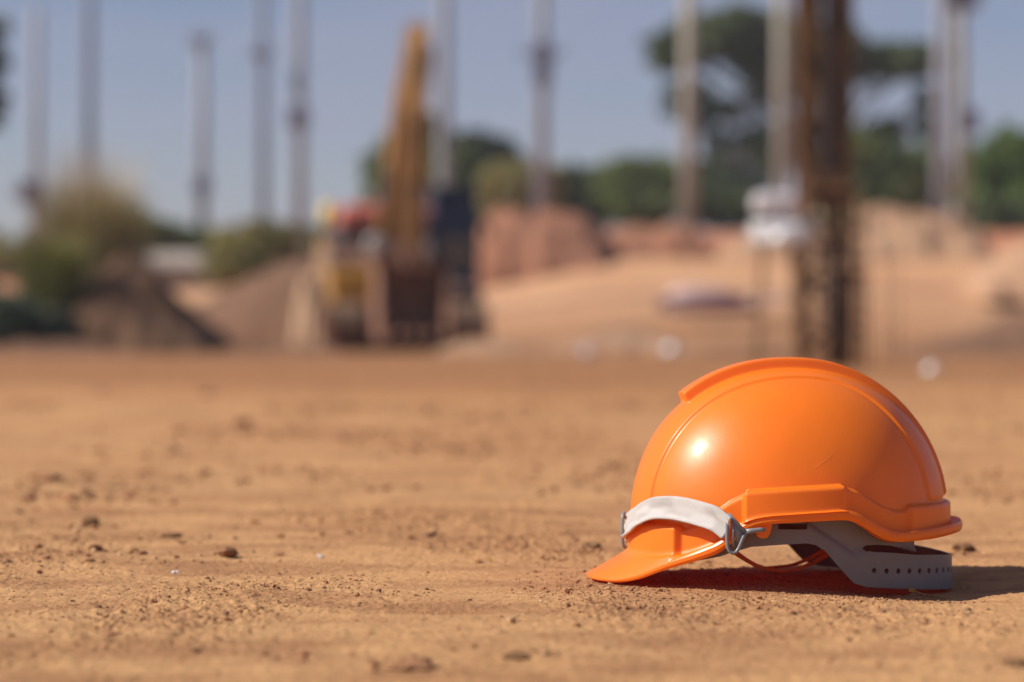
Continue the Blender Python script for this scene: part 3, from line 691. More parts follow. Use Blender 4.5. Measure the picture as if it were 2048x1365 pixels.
heap("dirt_mound", "pinkish mound of earth cut by the right edge of the photo", 1925, 2300, 462, 62, 3.5, M_heap_pink, 21, .5, .7, group=GR_H, lump=.12)
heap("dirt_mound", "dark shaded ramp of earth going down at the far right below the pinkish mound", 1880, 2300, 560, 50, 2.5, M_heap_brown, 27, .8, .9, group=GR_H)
heap("dirt_mound", "very low ragged ridge of brown earth at the foot of the dark left mound", -60, 300, 680, 36, 1.2, M_heap_brown, 51, .4, .6, group=GR_H, lump=.5)
heap("dirt_mound", "very low brown ridge of earth between the dark mound and the excavator", 420, 700, 684, 38, 1.2, M_heap_brown, 55, .6, .6, group=GR_H, lump=.5)
heap("dirt_mound", "low brown ridge of earth right of the sandy heap", 1380, 1640, 684, 36, 1.2, M_heap_brown, 58, .5, .6, group=GR_H, lump=.5)
heap("dirt_mound", "low brown ridge of earth on the level ground behind the two thin rods", 1760, 2200, 668, 34, 1.4, M_heap_brown, 62, .6, .6, group=GR_H, lump=.4)
heap("earth_bank", "steep freshly cut bank of red clay just right of the excavator cab", 945, 1215, 424, 70, 2.6, M_heap_red, 33, .45, .22, cat="earth bank", base=2.0, lump=.15)
heap("earth_bank", "lower darker stretch of dug red earth between two pale poles", 1190, 1420, 450, 71, 2.4, M_heap_red, 39, .5, .25, cat="earth bank", base=2.0, lump=.2)
heap("earth_bank", "dull pink bank of earth behind the steel cage and the pair of poles", 1660, 1975, 424, 72, 2.6, M_heap_pink, 44, .5, .25, cat="earth bank", base=2.2, lump=.2)
heap("earth_bank", "low pinkish bank of earth between the pale pole and the motor of the piling rig", 1400, 1700, 470, 71, 2.6, M_heap_pink, 49, .6, .4, cat="earth bank", base=2.2, lump=.2)

# ------------------------------------------------------------------ vegetation
def leaves(name, lobes, n, size, m, parent, seed):
    "leaf-sized bent faces in clumps through the lobes (x,y,z,rx,ry,rz)"
    r = np.random.default_rng(seed); vol = np.array([l[3] * l[4] * l[5] for l in lobes]) ** .8; cnt = np.maximum(1, (n * vol / vol.sum()).astype(int))
    C = []
    for l, c in zip(lobes, cnt):
        k = max(4, c // 22); d = r.normal(size=(k, 3)); d /= np.linalg.norm(d, axis=1, keepdims=True); d *= (r.uniform(.35, 1.0, (k, 1)) ** .5) * r.uniform(.8, 1.12, (k, 1))
        cl = d * np.array(l[3:6]) + np.array(l[:3]); sz = min(l[3:6]) * .34
        ix = r.integers(0, k, c); C.append(cl[ix] + r.normal(size=(c, 3)) * sz * np.array([.8, .8, .55]))
    C = np.vstack(C); N = len(C)
    a = r.normal(size=(N, 3)); a /= np.linalg.norm(a, axis=1, keepdims=True); b = r.normal(size=(N, 3)); b -= a * (a * b).sum(1, keepdims=True); b /= np.linalg.norm(b, axis=1, keepdims=True)
    s = size * r.uniform(.6, 1.4, (N, 1)); P = np.stack([C - a * s, C - b * s * .45, C + a * s, C + b * s * .45], 1)
    P[:, 1, 2] += (s * .15)[:, 0]
    return np_mesh(name, P.reshape(-1, 3), np.arange(4 * N).reshape(-1, 4), m, parent, smooth=False)
M_bark = mat("bark", (0.13, 0.095, 0.07), rough=.9, var=.5, vscale=6, bump=.02, bscale=20)
LG = {'dark': leaf_mat("dark_green_leaves", (.05, .072, .03), (.145, .185, .07)),
      'blue': leaf_mat("bluish_green_leaves", (.036, .058, .045), (.10, .135, .085)),
      'olive': leaf_mat("olive_leaves", (.16, .15, .05), (.42, .36, .13)),
      'green': leaf_mat("mid_green_leaves", (.07, .10, .03), (.20, .25, .07)),
      'fresh': leaf_mat("fresh_green_leaves", (.06, .105, .02), (.15, .22, .045))}
def tree(name, label, lob_px, D, m, n, size, group, cat="tree", trunk_px=None, base_py=None, seed=1, ry=None, limbs=True):
    xs = [l[0] for l in lob_px]; tx = trunk_px or sum(xs) / len(xs)
    p = at(tx, 600, D); z0 = float(ground_z(np.array([p.x]), np.array([D]))[0])
    root = empty(name, (p.x, D, z0)); tag(root, label, cat, group)
    r = random.Random(seed); lobes = []
    for (x, y, rx, rz) in lob_px:
        c = at(x, y, D); k = D / F
        lobes.append((c.x - p.x, r.uniform(-.5, .5) * rx * k, c.z - z0, rx * k, (ry or rx * .8) * k, rz * k))
    leaves("crown", lobes, n, size, LG[m], root, seed)
    mb = MB(); top = max(l[2] for l in lobes); h = max(min(l[2] for l in lobes), top * .4); tr = max(.10, .022 * top)
    fork = Vector((r.uniform(-.3, .3), 0, h * .75))
    mb.tube([(0, 0, -.3), (.05, 0, h * .3), fork * 1.0], [tr * 1.5, tr * 1.05, tr * .85], 10)
    for l in lobes:
        e = Vector(l[:3]); mid_ = fork.lerp(e, .5) + Vector((r.uniform(-.3, .3), r.uniform(-.3, .3), .15 * (e - fork).length))
        mb.tube([fork, mid_, e], [tr * .6, tr * .38, tr * .14], 7)
        for q in range(3):
            e2 = e + Vector((r.uniform(-.8, .8) * l[3], r.uniform(-.8, .8) * l[4], r.uniform(-.2, .8) * l[5])); mb.tube([mid_, mid_.lerp(e2, .55) + Vector((0, 0, .2)), e2], [tr * .3, tr * .18, tr * .05], 5)
    mb.build("trunk", M_bark, root, True); return root
G1 = "trees on the skyline behind the site"
tree("tree", "dark leafy tree behind the raised boom of the excavator", [(800, 330, 60, 60), (855, 290, 55, 70), (770, 400, 40, 60), (890, 380, 70, 90), (745, 345, 18, 22)], 92, 'green', 5200, .26, G1, seed=2)
tree("tree", "dark bluish green tree right of the excavator cab, behind the pale pole", [(935, 330, 50, 65), (975, 320, 50, 50), (950, 410, 60, 70), (1010, 350, 45, 45)], 96, 'blue', 5200, .26, G1, seed=3)
tree("tree", "low rounded dull green tree right of the bluish tree, above the red clay bank", [(1010, 390, 55, 55), (1060, 370, 50, 40), (1045, 410, 60, 40)], 90, 'olive', 4200, .24, G1, seed=4)
tree("tree", "low dark green tree whose crown dips between two pale poles", [(1140, 375, 60, 38), (1190, 395, 60, 45), (1110, 410, 50, 40)], 94, 'dark', 4600, .25, G1, seed=5)
tree("tree", "broad green tree directly left of the pale warm pole, on the skyline", [(1260, 365, 60, 45), (1315, 360, 50, 42), (1290, 410, 70, 45), (1350, 390, 40, 50)], 90, 'green', 5200, .25, G1, seed=6)
tree("tree", "low dark shrubby tree right of the pale warm pole", [(1440, 410, 60, 40), (1500, 425, 50, 36), (1400, 425, 40, 30)], 95, 'dark', 3600, .25, G1, seed=7)
tree("spreading_tree", "tall spreading tree with a flat umbrella crown and sky showing under its branches", [(1345, 105, 48, 34), (1400, 80, 55, 42), (1460, 62, 60, 45), (1530, 75, 60, 50), (1590, 95, 60, 50), (1660, 105, 60, 50), (1730, 125, 50, 34), (1790, 125, 55, 36), (1845, 120, 40, 32), (1500, 130, 45, 30), (1850, 230, 22, 60), (1525, 290, 34, 38), (1450, 210, 26, 14), (1400, 330, 26, 10), (1770, 270, 40, 26)], 100, 'dark', 15000, .30, G1, trunk_px=1650, seed=8)
tree("tree", "thin hazy grey green tree seen under the left half of the umbrella crown", [(1440, 250, 46, 60), (1500, 330, 60, 60), (1430, 350, 46, 50), (1590, 250, 50, 90), (1380, 200, 50, 40), (1540, 180, 60, 40)], 104, 'blue', 3000, .24, G1, seed=28)
tree("tree", "leafy green tree between the steel cage and the pair of poles", [(1740, 340, 60, 70), (1800, 360, 60, 65), (1850, 380, 50, 60), (1720, 420, 60, 50)], 90, 'green', 6500, .25, G1, seed=9)
tree("tree", "bright green tree on the skyline at the right edge", [(1990, 340, 55, 55), (2050, 320, 60, 60), (1970, 400, 50, 60), (2060, 410, 70, 60)], 84, 'fresh', 6500, .24, G1, seed=10)
tree("tree", "dark low tree at the right edge below the bright green one", [(1990, 440, 60, 40), (2060, 455, 60, 40)], 80, 'dark', 3000, .22, G1, seed=11)
tree("tree", "dark slender tree whose branch reaches in at the top left corner", [(-60, 80, 60, 60), (-24, 120, 32, 40), (-45, 190, 40, 50), (-16, 225, 30, 42), (-90, 150, 70, 120)], 34, 'dark', 3500, .10, None, trunk_px=-120, seed=12)
G2 = "green bushes along the far edge of the site"
tree("bush", "green bush right of the tall tuft of grass, on the far edge", [(290, 475, 45, 42), (330, 480, 40, 38)], 75, 'green', 2600, .16, G2, cat="bush", seed=13)
tree("bush", "small green bush between the tuft of grass and the first thin pole", [(372, 485, 36, 26), (400, 490, 34, 26)], 78, 'fresh', 2000, .16, G2, cat="bush", seed=14)
tree("bush", "wide olive bush growing on the brown mound left of the excavator", [(450, 500, 36, 44), (505, 490, 46, 46), (560, 490, 38, 40), (480, 540, 60, 40)], 56, 'olive', 4200, .13, G2, cat="bush", seed=15)
tree("bush", "faint green bush left of the excavator, behind the yellow lamp", [(620, 490, 45, 36), (665, 500, 40, 40)], 80, 'green', 2400, .16, G2, cat="bush", seed=16)
tree("bush", "black green low bush in deep shade at the left edge", [(20, 640, 70, 46), (90, 655, 60, 34), (-50, 630, 70, 60)], 37, 'blue', 5000, .07, G2, cat="bush", seed=17)
tree("bush", "pale green bush on the skyline at the left edge", [(20, 520, 50, 36), (-40, 510, 60, 46), (75, 480, 24, 34)], 76, 'olive', 2200, .16, G2, cat="bush", seed=18)

def grass_clump(label, px, py0, py1, wpx, D, n, cols, seed, plume=0.0):
    r = np.random.default_rng(seed); k = D / F; base = at(px, py0, D); H = (py0 - py1) * k; W = wpx / 2 * k
    z0 = base.z; root = empty("grass_tuft", (base.x, D, z0)); tag(root, label, "grass tuft")
    def blades(nm, n, wmin, lo, hi, m, w, spread=1.0):
        bx_ = r.normal(0, .42, n) * W; by_ = r.normal(0, .42, n) * W; ln_ = H * r.uniform(lo, hi, n) * np.exp(-(bx_ / (W * 1.15)) ** 2)
        a = r.uniform(0, 6.283, n); lean = r.uniform(.05, .45, n) * spread; bend = r.uniform(.1, .5, n)
        Vs = []; 
        for q in range(5):
            t = q / 4; off = (lean * t + bend * t * t) * ln_ * .6; zz = ln_ * (t - .18 * bend * t * t)
            wd_ = w * (1 - .85 * t) * ln_ / H
            cx_ = bx_ + np.cos(a) * off + .25 * bx_ * t; cy_ = by_ + np.sin(a) * off
            pa = a + r.uniform(-.1, .1, n) + 1.57
            Vs.append(np.stack([cx_ - np.cos(pa) * wd_, cy_ - np.sin(pa) * wd_, zz], 1)); Vs.append(np.stack([cx_ + np.cos(pa) * wd_, cy_ + np.sin(pa) * wd_, zz], 1))
        P = np.stack(Vs, 1); i0 = (np.arange(n) * 10)[:, None]
        Fq_ = np.concatenate([i0 + np.array([[2 * q, 2 * q + 1, 2 * q + 3, 2 * q + 2]]) for q in range(4)], 0)
        return np_mesh(nm, P.reshape(-1, 3), Fq_, m, root, smooth=False)
    blades("blades", n, 0, .45, 1.0, leaf_mat(f"grass_{seed}", cols[0], cols[1]), .022)
    if plume: blades("plumes", int(n * .12), 0, .95, 1.0 + plume, leaf_mat(f"plume_{seed}", (.42, .34, .22), (.6, .5, .34)), .018, .5)
grass_clump("tall olive tuft of reed grass with pale plumes on top of the dark mound", 185, 640, 345, 185, 41.5, 4200, ((.13, .11, .035), (.40, .33, .11)), 61, .3)
grass_clump("shorter greener tuft of grass at the left foot of the tall tuft", 105, 645, 450, 110, 38, 2400, ((.10, .11, .03), (.28, .27, .07)), 62)

# ------------------------------------------------------------------ pale concrete poles
M_conc = mat("spun_concrete", (0.275, 0.285, 0.335), rough=.85, var=.12, vscale=1.5, bump=.002, bscale=60)
M_conc_blue = mat("grey_concrete", (0.19, 0.23, 0.315), rough=.85, var=.12, vscale=1.5)
M_conc_warm = mat("dusty_concrete", (0.36, 0.335, 0.28), rough=.85, var=.14, vscale=1.5)
M_steel_g = mat("galvanised_steel", (0.22, 0.23, 0.27), rough=.5, metal=.5, var=.1)
M_box = mat("transformer_paint", (0.19, 0.19, 0.26), rough=.5, var=.1)
def pole(label, px, D, wpx, top_py, m, arms=(), boxes=(), lean=0.0):
    p = at(px, 600, D); z0 = float(ground_z(np.array([p.x]), np.array([D]))[0]); root = empty("concrete_pole", (p.x, D, z0)); tag(root, label, "pole", "pale concrete poles standing on the far side")
    k = D / F; H = at(px, top_py, D).z - z0; r = .76 * wpx * k / 2
    b = MB(); b.tube([(0, 0, -.4), (lean * .5 * H, 0, H * .5), (lean * H, 0, H)], [r * 1.08, r * .98, r * .86], 16); b.tube([(lean * H, 0, H), (lean * H, 0, H + r * .3)], [r * .7, r * .5], 16); b.build("shaft", m, root, True)
    for (py, w2) in arms:
        z = at(px, py, D).z - z0; a = MB(); x = lean * z
        a.box((x, -r - .06, z), (w2 * k, .11, .12), bev=.01); a.tube([(x - w2 * k * .3, -r - .06, z), (x, -r - .02, z - .6)], .025, 6); a.tube([(x + w2 * k * .3, -r - .06, z), (x, -r - .02, z - .6)], .025, 6); o = a.build("crossarm", M_steel_g, root)
        for q in (-.46, -.16, .16, .46):
            i_ = MB(); xx = x + q * w2 * k; i_.tube([(xx, -r - .06, z + .06), (xx, -r - .06, z + .12), (xx, -r - .06, z + .17), (xx, -r - .06, z + .22), (xx, -r - .06, z + .28)], [.03, .07, .045, .07, .03], 10); i_.build("insulator", M_box, o, True)
    for (py, w2, h2, dx) in boxes:
        z = at(px, py, D).z - z0; a = MB(); a.box((lean * z + dx * k, -r - .2, z), (w2 * k, .36, h2 * k), bev=.04)
        for q in range(4): a.box((lean * z + dx * k + (q - 1.5) * w2 * k * .22, -r - .40, z), (.03, .06, h2 * k * .8))
        a.build("transformer_box", M_box, root)
    return root
pole("faint lilac grey pole at the far left with a dark box low on its shaft", 72, 70, 30, 15, M_conc, boxes=[(385, 46, 50, -4)], arms=[(392, 90)])
pole("bluish grey pole rising behind the tall tuft of grass", 177, 62, 30, -320, M_conc_blue)
pole("pale pole that ends below the top edge, with a small dark box at mid height", 403, 79, 34, 72, M_conc, arms=[(84, 46)], boxes=[(372, 34, 32, 4)])
pole("bluish thinner pole standing just left of another pale pole", 527, 76, 27, -300, M_conc_blue, lean=-.006, boxes=[(110, 40, 16, 0)])
pole("pale pole with a dark collar high up, left of the excavator", 600, 76, 32, -300, M_conc, boxes=[(238, 40, 44, 0)], lean=-.004)
pole("pale pole directly right of the excavator boom", 890, 60, 36, -300, M_conc, lean=-.004)
pole("grey pole with a wide crossarm high up, standing above the red clay bank", 1083, 82, 34, -300, M_conc, arms=[(112, 84)], boxes=[(130, 36, 90, 2)])
pole("warm pale pole in front of the left end of the umbrella crown", 1376, 79, 38, -300, M_conc_warm, lean=.003)
pole("dull grey pole just left of the rusty piling mast", 1563, 80, 34, -300, M_conc_warm)
pole("pale pole on the left of the close pair at the right", 1882, 77, 38, -300, M_conc, lean=.003)
pole("darker pole on the right of the close pair, with a dark box", 1924, 77.5, 32, -300, M_conc_warm, boxes=[(245, 36, 46, 14), (-2, 60, 50, 4)], lean=-.010)

# ------------------------------------------------------------------ small far shed
sh = empty("shed", at(352, 560, 72)); tag(sh, "low shed with a pale roof far behind the mounds on the left", "shed")
k = 72 / F
b = MB(); b.box((0, 0, -.15), (120 * k, 3.0, 1.1)); b.build("wall", mat("shed_wall", (.38, .30, .24), rough=.8, var=.2, vscale=3), sh)
b = MB(); b.prism([(-1.9, .38), (0, .82), (1.9, .38), (1.9, .32), (0, .76), (-1.9, .32)], -68 * k, 68 * k, 'x'); b.build("roof", mat("pale_sheet_roof", (.40, .34, .29), rough=.7, var=.15, vscale=3), sh)

# ------------------------------------------------------------------ excavator
M_ye = mat("worn_yellow_paint", (0.66, 0.33, 0.03), rough=.5, var=.35, vscale=2.5)
M_ye_dark = mat("dirty_ochre_paint", (0.33, 0.155, 0.032), rough=.6, var=.45, vscale=2.5)
M_rust = mat("rusty_bucket_steel", (0.30, 0.145, 0.09), rough=.8, var=.5, vscale=4)
M_navy = mat("navy_cab_paint", (0.018, 0.024, 0.055), rough=.4, var=.2)
M_blk = mat("black_rubber", (0.022, 0.02, 0.024), rough=.7, var=.3)
M_trk = mat("muddy_track_steel", (0.20, 0.115, 0.07), rough=.85, var=.5, vscale=5)
M_dusty = mat("dusty_grey_panel", (0.36, 0.26, 0.21), rough=.8, var=.3, vscale=3)
M_coral = mat("coral_red_paint", (0.68, 0.20, 0.15), rough=.55, var=.15, vscale=2)
M_glass = mat("cab_glass", (0.03, 0.04, 0.06), rough=.08, spec=.8)
M_chrome = mat("chromed_rod", (0.6, 0.6, 0.62), rough=.15, metal=1)
M_lamp = mat("lamp_lens", (0.75, 0.74, 0.72), rough=.15, spec=.8)
M_beacon = mat("yellow_lamp_plastic", (0.68, 0.46, 0.05), rough=.35)
EX = empty("excavator", (at(792, 700, 45).x, 45, float(ground_z(np.array([-2.1]), np.array([45.]))[0])), math.radians(9))
tag(EX, "ochre yellow tracked excavator with navy cab, its boom raised high and the rusty bucket down", "excavator")
for s in (-1, 1):
    x0 = s * 1.13
    # track belt: outline in the y-z plane
    pr = []
    for a in np.linspace(math.pi / 2, 3 * math.pi / 2, 12): pr.append((-1.75 + .42 * math.cos(a), .45 + .42 * math.sin(a)))
    for a in np.linspace(-math.pi / 2, math.pi / 2, 12): pr.append((1.75 + .42 * math.cos(a), .45 + .42 * math.sin(a)))
    b = MB(); n = len(pr); inn = [(-1.75 + (y + 1.75) * .86 if y < -1.75 else (1.75 + (y - 1.75) * .86 if y > 1.75 else y), .45 + (z - .45) * .84) for y, z in pr]
    vs = [(x0 + e, y, z) for e in (-.30, .30) for y, z in pr] + [(x0 + e, y, z) for e in (-.30, .30) for y, z in inn]
    fs = []
    for i in range(n):
        j = (i + 1) % n; fs += [(i, j, j + n, i + n), (2 * n + i, 3 * n + i, 3 * n + j, 2 * n + j), (i, 2 * n + i, 2 * n + j, j), (n + i, n + j, 3 * n + j, 3 * n + i)]
    b.add(vs, fs)
    P_ = [Vector((0, y, z)) for y, z in pr]; tot = []
    for i in range(n):
        a_, c_ = P_[i], P_[(i + 1) % n]; q = max(1, int((c_ - a_).length / .17))
        for t in range(q): tot.append((a_.lerp(c_, (t + .5) / q), (c_ - a_).normalized()))
    for p_, tg_ in tot:
        ang = math.atan2(tg_.z, tg_.y); b.box((x0, p_.y, p_.z), (.62, .12, .05), Matrix.Rotation(ang, 3, 'X'))
    tk = b.build("track", M_trk, EX)
    b = MB(); b.box((x0, 0, .45), (.34, 3.1, .34), bev=.04); b.build("track_frame", M_ye_dark, tk)
    for yy, rr in ((-1.75, .32), (1.75, .34)):
        b = MB(); b.tube([(x0 - .2, yy, .45), (x0 + .2, yy, .45)], rr, 18); b.tube([(x0 - .24, yy, .45), (x0 + .24, yy, .45)], rr * .4, 12); b.build("sprocket", M_ye, tk)
b = MB(); b.box((0, 0, .62), (1.6, 2.2, .4), bev=.05); b.tube([(0, 0, .8), (0, 0, 1.08)], .62, 24); b.build("undercarriage", M_rust, EX)
b = MB(); b.box((-.05, .1, 1.16), (2.7, 3.0, .16), bev=.03); b.build("turntable_deck", M_dusty, EX)
b = MB(); b.box((-.90, .45, 1.66), (.92, 2.3, .84), bev=.06); b.box((-.90, -.82, 1.5), (.86, .24, .5), bev=.04); b.build("side_house", M_dusty, EX)
b = MB(); b.box((-.98, -1.35, 1.18), (.80, .7, .62), bev=.05); b.box((-.98, -1.73, 1.18), (.5, .05, .3), bev=.01); b.build("tool_box", M_ye, EX)
b = MB(); b.prism([(1.05, 1.24), (1.55, 1.24), (1.72, 1.5), (1.72, 2.05), (1.5, 2.2), (1.05, 2.2)], -1.3, 1.3, 'x'); b.build("counterweight", M_ye_dark, EX)
b = MB(); b.box((-.15, .75, 2.52), (1.8, 1.5, .34), bev=.08); b.box((-.15, .75, 2.72), (1.4, 1.1, .08), bev=.03); b.build("engine_hood", M_coral, EX)
b = MB(); b.box((-.15, .78, 2.24), (1.74, 1.42, .24), bev=.02)
for q in range(7): b.box((-.15, .05, 2.16 + q * .028), (1.5, .03, .012))
b.build("hood_grille", M_navy, EX)
b = MB(); b.tube([(.25, 1.2, 2.7), (.25, 1.2, 3.0), (.25, 1.32, 3.06)], .05, 10); b.build("exhaust_pipe", M_blk, EX)
b = MB(); b.box((-.1, -.75, 1.62), (1.02, .7, .74), bev=.05)
for q in (-.42, .18): b.box((q, -1.13, 1.62), (.06, .06, .7))
b.build("front_housing", mat("dusty_brown_panel", (0.33, 0.20, 0.14), rough=.8, var=.4, vscale=3), EX)
# cab
cb = MB(); cx, cy = 1.02, -.35
cb.prism([(-.95, 1.22), (.55, 1.22), (.55, 2.95), (-.72, 2.95), (-1.0, 2.15)], cx - .40, cx + .40, 'x')
cab = cb.build("cab", M_navy, EX)
b = MB(); b.prism([(-.958, 2.16), (-.706, 2.86), (-.726, 2.868), (-.978, 2.168)], cx - .33, cx + .33, 'x'); b.build("window", M_glass, cab)
b = MB(); b.prism([(-.988, 1.55), (-1.006, 2.10), (-1.026, 2.10), (-1.006, 1.55)], cx - .30, cx + .30, 'x'); b.build("window", M_glass, cab)
b = MB(); b.prism([(-.6, 2.0), (.4, 2.0), (.4, 2.8), (-.5, 2.8)], cx + .402, cx + .412, 'x'); b.build("window", M_glass, cab)
b = MB(); b.box((cx, .0 - .1, 3.0), (.86, 1.42, .08), bev=.03); b.build("cab_roof", M_navy, cab)
b = MB(); b.tube([(cx + .42, -.9, 1.9), (cx + .56, -1.0, 2.1)], .02, 6); b.box((cx + .58, -1.0, 2.25), (.14, .04, .26), bev=.02); b.build("mirror", M_blk, EX)
b = MB(); b.tube([(cx - .38, -.98, 1.26), (cx - .38, -1.05, 1.9)], .02, 6); b.build("grab_rail", M_blk, EX)
for (lx, ly, lz, rr) in ((.30, -1.22, 1.88, .19), (-.52, -1.22, 1.95, .16)):
    b = MB(); b.tube([(lx, ly, lz), (lx, ly - .09, lz)], rr * 1.1, 16); o = b.build("work_lamp", M_blk, EX)
    b = MB(); b.tube([(lx, ly - .09, lz), (lx, ly - .12, lz)], [rr, rr * .85], 16); b.build("lens", M_lamp, o)
b = MB(); b.tube([(-1.30, -.6, 2.1), (-1.30, -.6, 2.34)], .03, 8); o = b.build("lamp_post", M_blk, EX)
b = MB(); b.tube([(-1.30, -.6, 2.34), (-1.30, -.6, 2.4), (-1.30, -.6, 2.62), (-1.30, -.6, 2.72)], [.13, .15, .14, .07], 16); b.build("beacon", M_beacon, o, True)
b = MB()
for zz in (1.45, 1.75, 2.1): b.tube([(-1.42, -.9, zz), (-1.42, .2, zz)], .02, 6)
for yy in (-.9, .2): b.tube([(-1.42, yy, 1.24), (-1.42, yy, 2.1)], .02, 6)
b.build("handrail", M_ye, EX)
# boom, arm, bucket: plates in the y-z plane of the machine
def plate(path, widths, x0_, x1_, xc=(0, 0)):
    L_, R_ = [], []
    P = [Vector((0, p[0], p[1])) for p in path]
    for i, p in enumerate(P):
        t = (P[min(i + 1, len(P) - 1)] - P[max(i - 1, 0)]).normalized(); nn = Vector((0, -t.z, t.y))
        L_.append(p + nn * widths[i] / 2); R_.append(p - nn * widths[i] / 2)
    n = len(P); xs = [xc[0] + (xc[1] - xc[0]) * i / (n - 1) for i in range(n)]
    vs = []
    for i in range(n):
        for q in (L_[i], R_[i]):
            vs.append((xs[i] + x0_, q.y, q.z)); vs.append((xs[i] + x1_, q.y, q.z))
    fs = [(0, 1, 3, 2)]
    for i in range(n - 1):
        a = i * 4; fs += [(a, a + 4, a + 5, a + 1), (a + 2, a + 3, a + 7, a + 6), (a, a + 2, a + 6, a + 4), (a + 1, a + 5, a + 7, a + 3)]
    a = (n - 1) * 4; fs.append((a, a + 2, a + 3, a + 1)); return vs, fs
b = MB(); b.add(*plate([(-.55, 1.45), (-.75, 2.4), (-1.15, 3.4), (-2.1, 4.45), (-3.2, 5.2)], [.45, .62, .72, .5, .30], -.26, .26, (-.10, .04))); bm_o = b.build("boom", M_ye_dark, EX)
for sx in (-.40, .22):
    b = MB(); b.tube([(sx, -.95, 1.45), (sx + .03, -1.25, 2.6)], .10, 12); cy_ = b.build("hydraulic_cylinder", M_ye_dark, EX)
    b = MB(); b.tube([(sx + .03, -1.25, 2.6), (sx + .05, -1.4, 3.35)], .055, 10); b.build("piston_rod", M_chrome, cy_)
b = MB(); b.tube([(.0, -1.3, 3.9), (.02, -2.3, 4.95)], .09, 10); b.build("hydraulic_cylinder", M_ye_dark, EX)
b = MB(); b.add(*plate([(-3.05, 5.62), (-3.35, 5.2), (-3.85, 4.1), (-4.15, 1.65)], [.26, .44, .40, .26], -.20, .20, (.04, -.18))); b.build("arm", M_ye_dark, EX)
b = MB(); b.tube([(.04, -3.5, 5.45), (-.06, -4.05, 3.9)], .085, 10); b.build("hydraulic_cylinder", M_ye_dark, EX)
b = MB(); b.tube([(-.40, -4.15, 1.65), (.05, -4.15, 1.65)], .12, 12); b.add(*plate([(-4.1, 2.0), (-4.45, 1.4)], [.12, .12], -.38, -.32)); b.add(*plate([(-4.1, 2.0), (-4.45, 1.4)], [.12, .12], -.04, .02)); b.build("bucket_link", M_rust, EX)
# bucket: curved back, side cheeks and teeth
cv = [(-4.15, 2.15), (-3.72, 1.9), (-3.42, 1.4), (-3.40, .85), (-3.7, .42), (-4.25, .22), (-4.8, .30)]
b = MB(); n = len(cv); wv = .56; cv = [(y, z * .72) for y, z in cv]; cxx = -.20
vs = [(cxx + e, y, z) for e in (-wv, wv) for y, z in cv]; ic = [(y - .0 if i in (0, n - 1) else y + (-4.15 - y) * .07, z + (1.2 - z) * .07) for i, (y, z) in enumerate(cv)]
vs += [(cxx + e, y, z) for e in (-wv, wv) for y, z in ic]; fs = []
for i in range(n - 1): fs += [(i, i + 1, n + i + 1, n + i), (2 * n + i, 3 * n + i, 3 * n + i + 1, 2 * n + i + 1)]
b.add(vs, fs)
cheek = cv + [(-4.75, .68), (-4.5, 1.25)]
b.prism(cheek, cxx - wv - .04, cxx - wv, 'x'); b.prism(cheek, cxx + wv, cxx + wv + .04, 'x')
bk = b.build("bucket", M_rust, EX)
for q in range(5):
    b = MB(); xx = cxx + (q - 2) * .26; b.add([(xx - .06, -4.75, .24), (xx + .06, -4.75, .24), (xx - .06, -4.75, .36), (xx + .06, -4.75, .36), (xx - .035, -5.02, .30), (xx + .035, -5.02, .30)], [(0, 1, 3, 2), (0, 4, 5, 1), (2, 3, 5, 4), (0, 2, 4), (1, 5, 3)]); b.build("tooth", M_chrome if False else M_rust, bk)
b = MB(); b.box((1.0, -1.0, .95), (.9, .3, .5), bev=.04); b.box((1.0, -1.2, .75), (.6, .2, .06)); b.build("cab_step", M_blk, EX)

# ------------------------------------------------------------------ piling rig, steel cage, motor
M_rb = mat("rusty_steel", (0.15, 0.075, 0.035), rough=.8, metal=.2, var=.5, vscale=8)
M_rb2 = mat("dark_rusty_steel", (0.055, 0.032, 0.025), rough=.75, metal=.2, var=.4, vscale=8)
M_rb3 = mat("ochre_rusty_steel", (0.21, 0.11, 0.04), rough=.8, metal=.1, var=.5, vscale=8)
M_rb4 = mat("bright_rusty_steel", (0.36, 0.20, 0.09), rough=.75, var=.4, vscale=8)
D = 17.0; k = D / F
g0 = float(ground_z(np.array([at(1660, 700, D).x]), np.array([D]))[0])
MS = empty("piling_mast", (at(1648, 700, D + .35).x, D + .35, g0)); tag(MS, "tall rusty lattice mast of a piling rig rising out of the top of the photo", "mast")
zt = 4.3; z_lo = 0.0
for i, (sx, sy) in enumerate(((-1, -1), (1, -1), (-1, 1), (1, 1))):
    b = MB(); b.box((sx * .165, sy * .12, zt / 2), (.055, .055, zt), bev=.006); b.build("mast_leg", M_rb, MS)
b = MB()
for side in (-1, 1):
    z = .1; q = 1
    while z < zt - .3:
        b.tube([(-.15 * q, side * .12, z), (.15 * q, side * .12, z + .26)], .012, 6); b.tube([(side * .15, -.12 * q, z), (side * .15, .12 * q, z + .26)], .012, 6)
        b.tube([(-.15, side * .12, z), (.15, side * .12, z)], .012, 6); z += .26; q = -q
b.build("lattice", M_rb2, MS)
b = MB(); b.box((.03, -.135, 2.3), (.085, .05, 4.0), bev=.006); b.build("guide_rail", M_rb2, MS)
b = MB(); b.box((-.085, .03, 2.85), (.115, .16, 2.9), bev=.01); b.build("lead_channel", M_rb3, MS)
b = MB(); b.box((.105, .03, 2.85), (.06, .14, 2.9), bev=.01); b.build("lead_channel", M_rb, MS)
b = MB(); b.box((.0, -.18, 1.26), (.30, .10, .24), bev=.01); b.tube([(-.2, -.2, 1.26), (.2, -.2, 1.26)], .05, 10); b.build("hammer_block", M_rb, MS)
b = MB()
for xx in (-.05, .10): b.tube([(xx, -.2, 1.4), (xx, -.2, 4.2)], .008, 6)
b.build("hoist_cable", M_blk, MS)
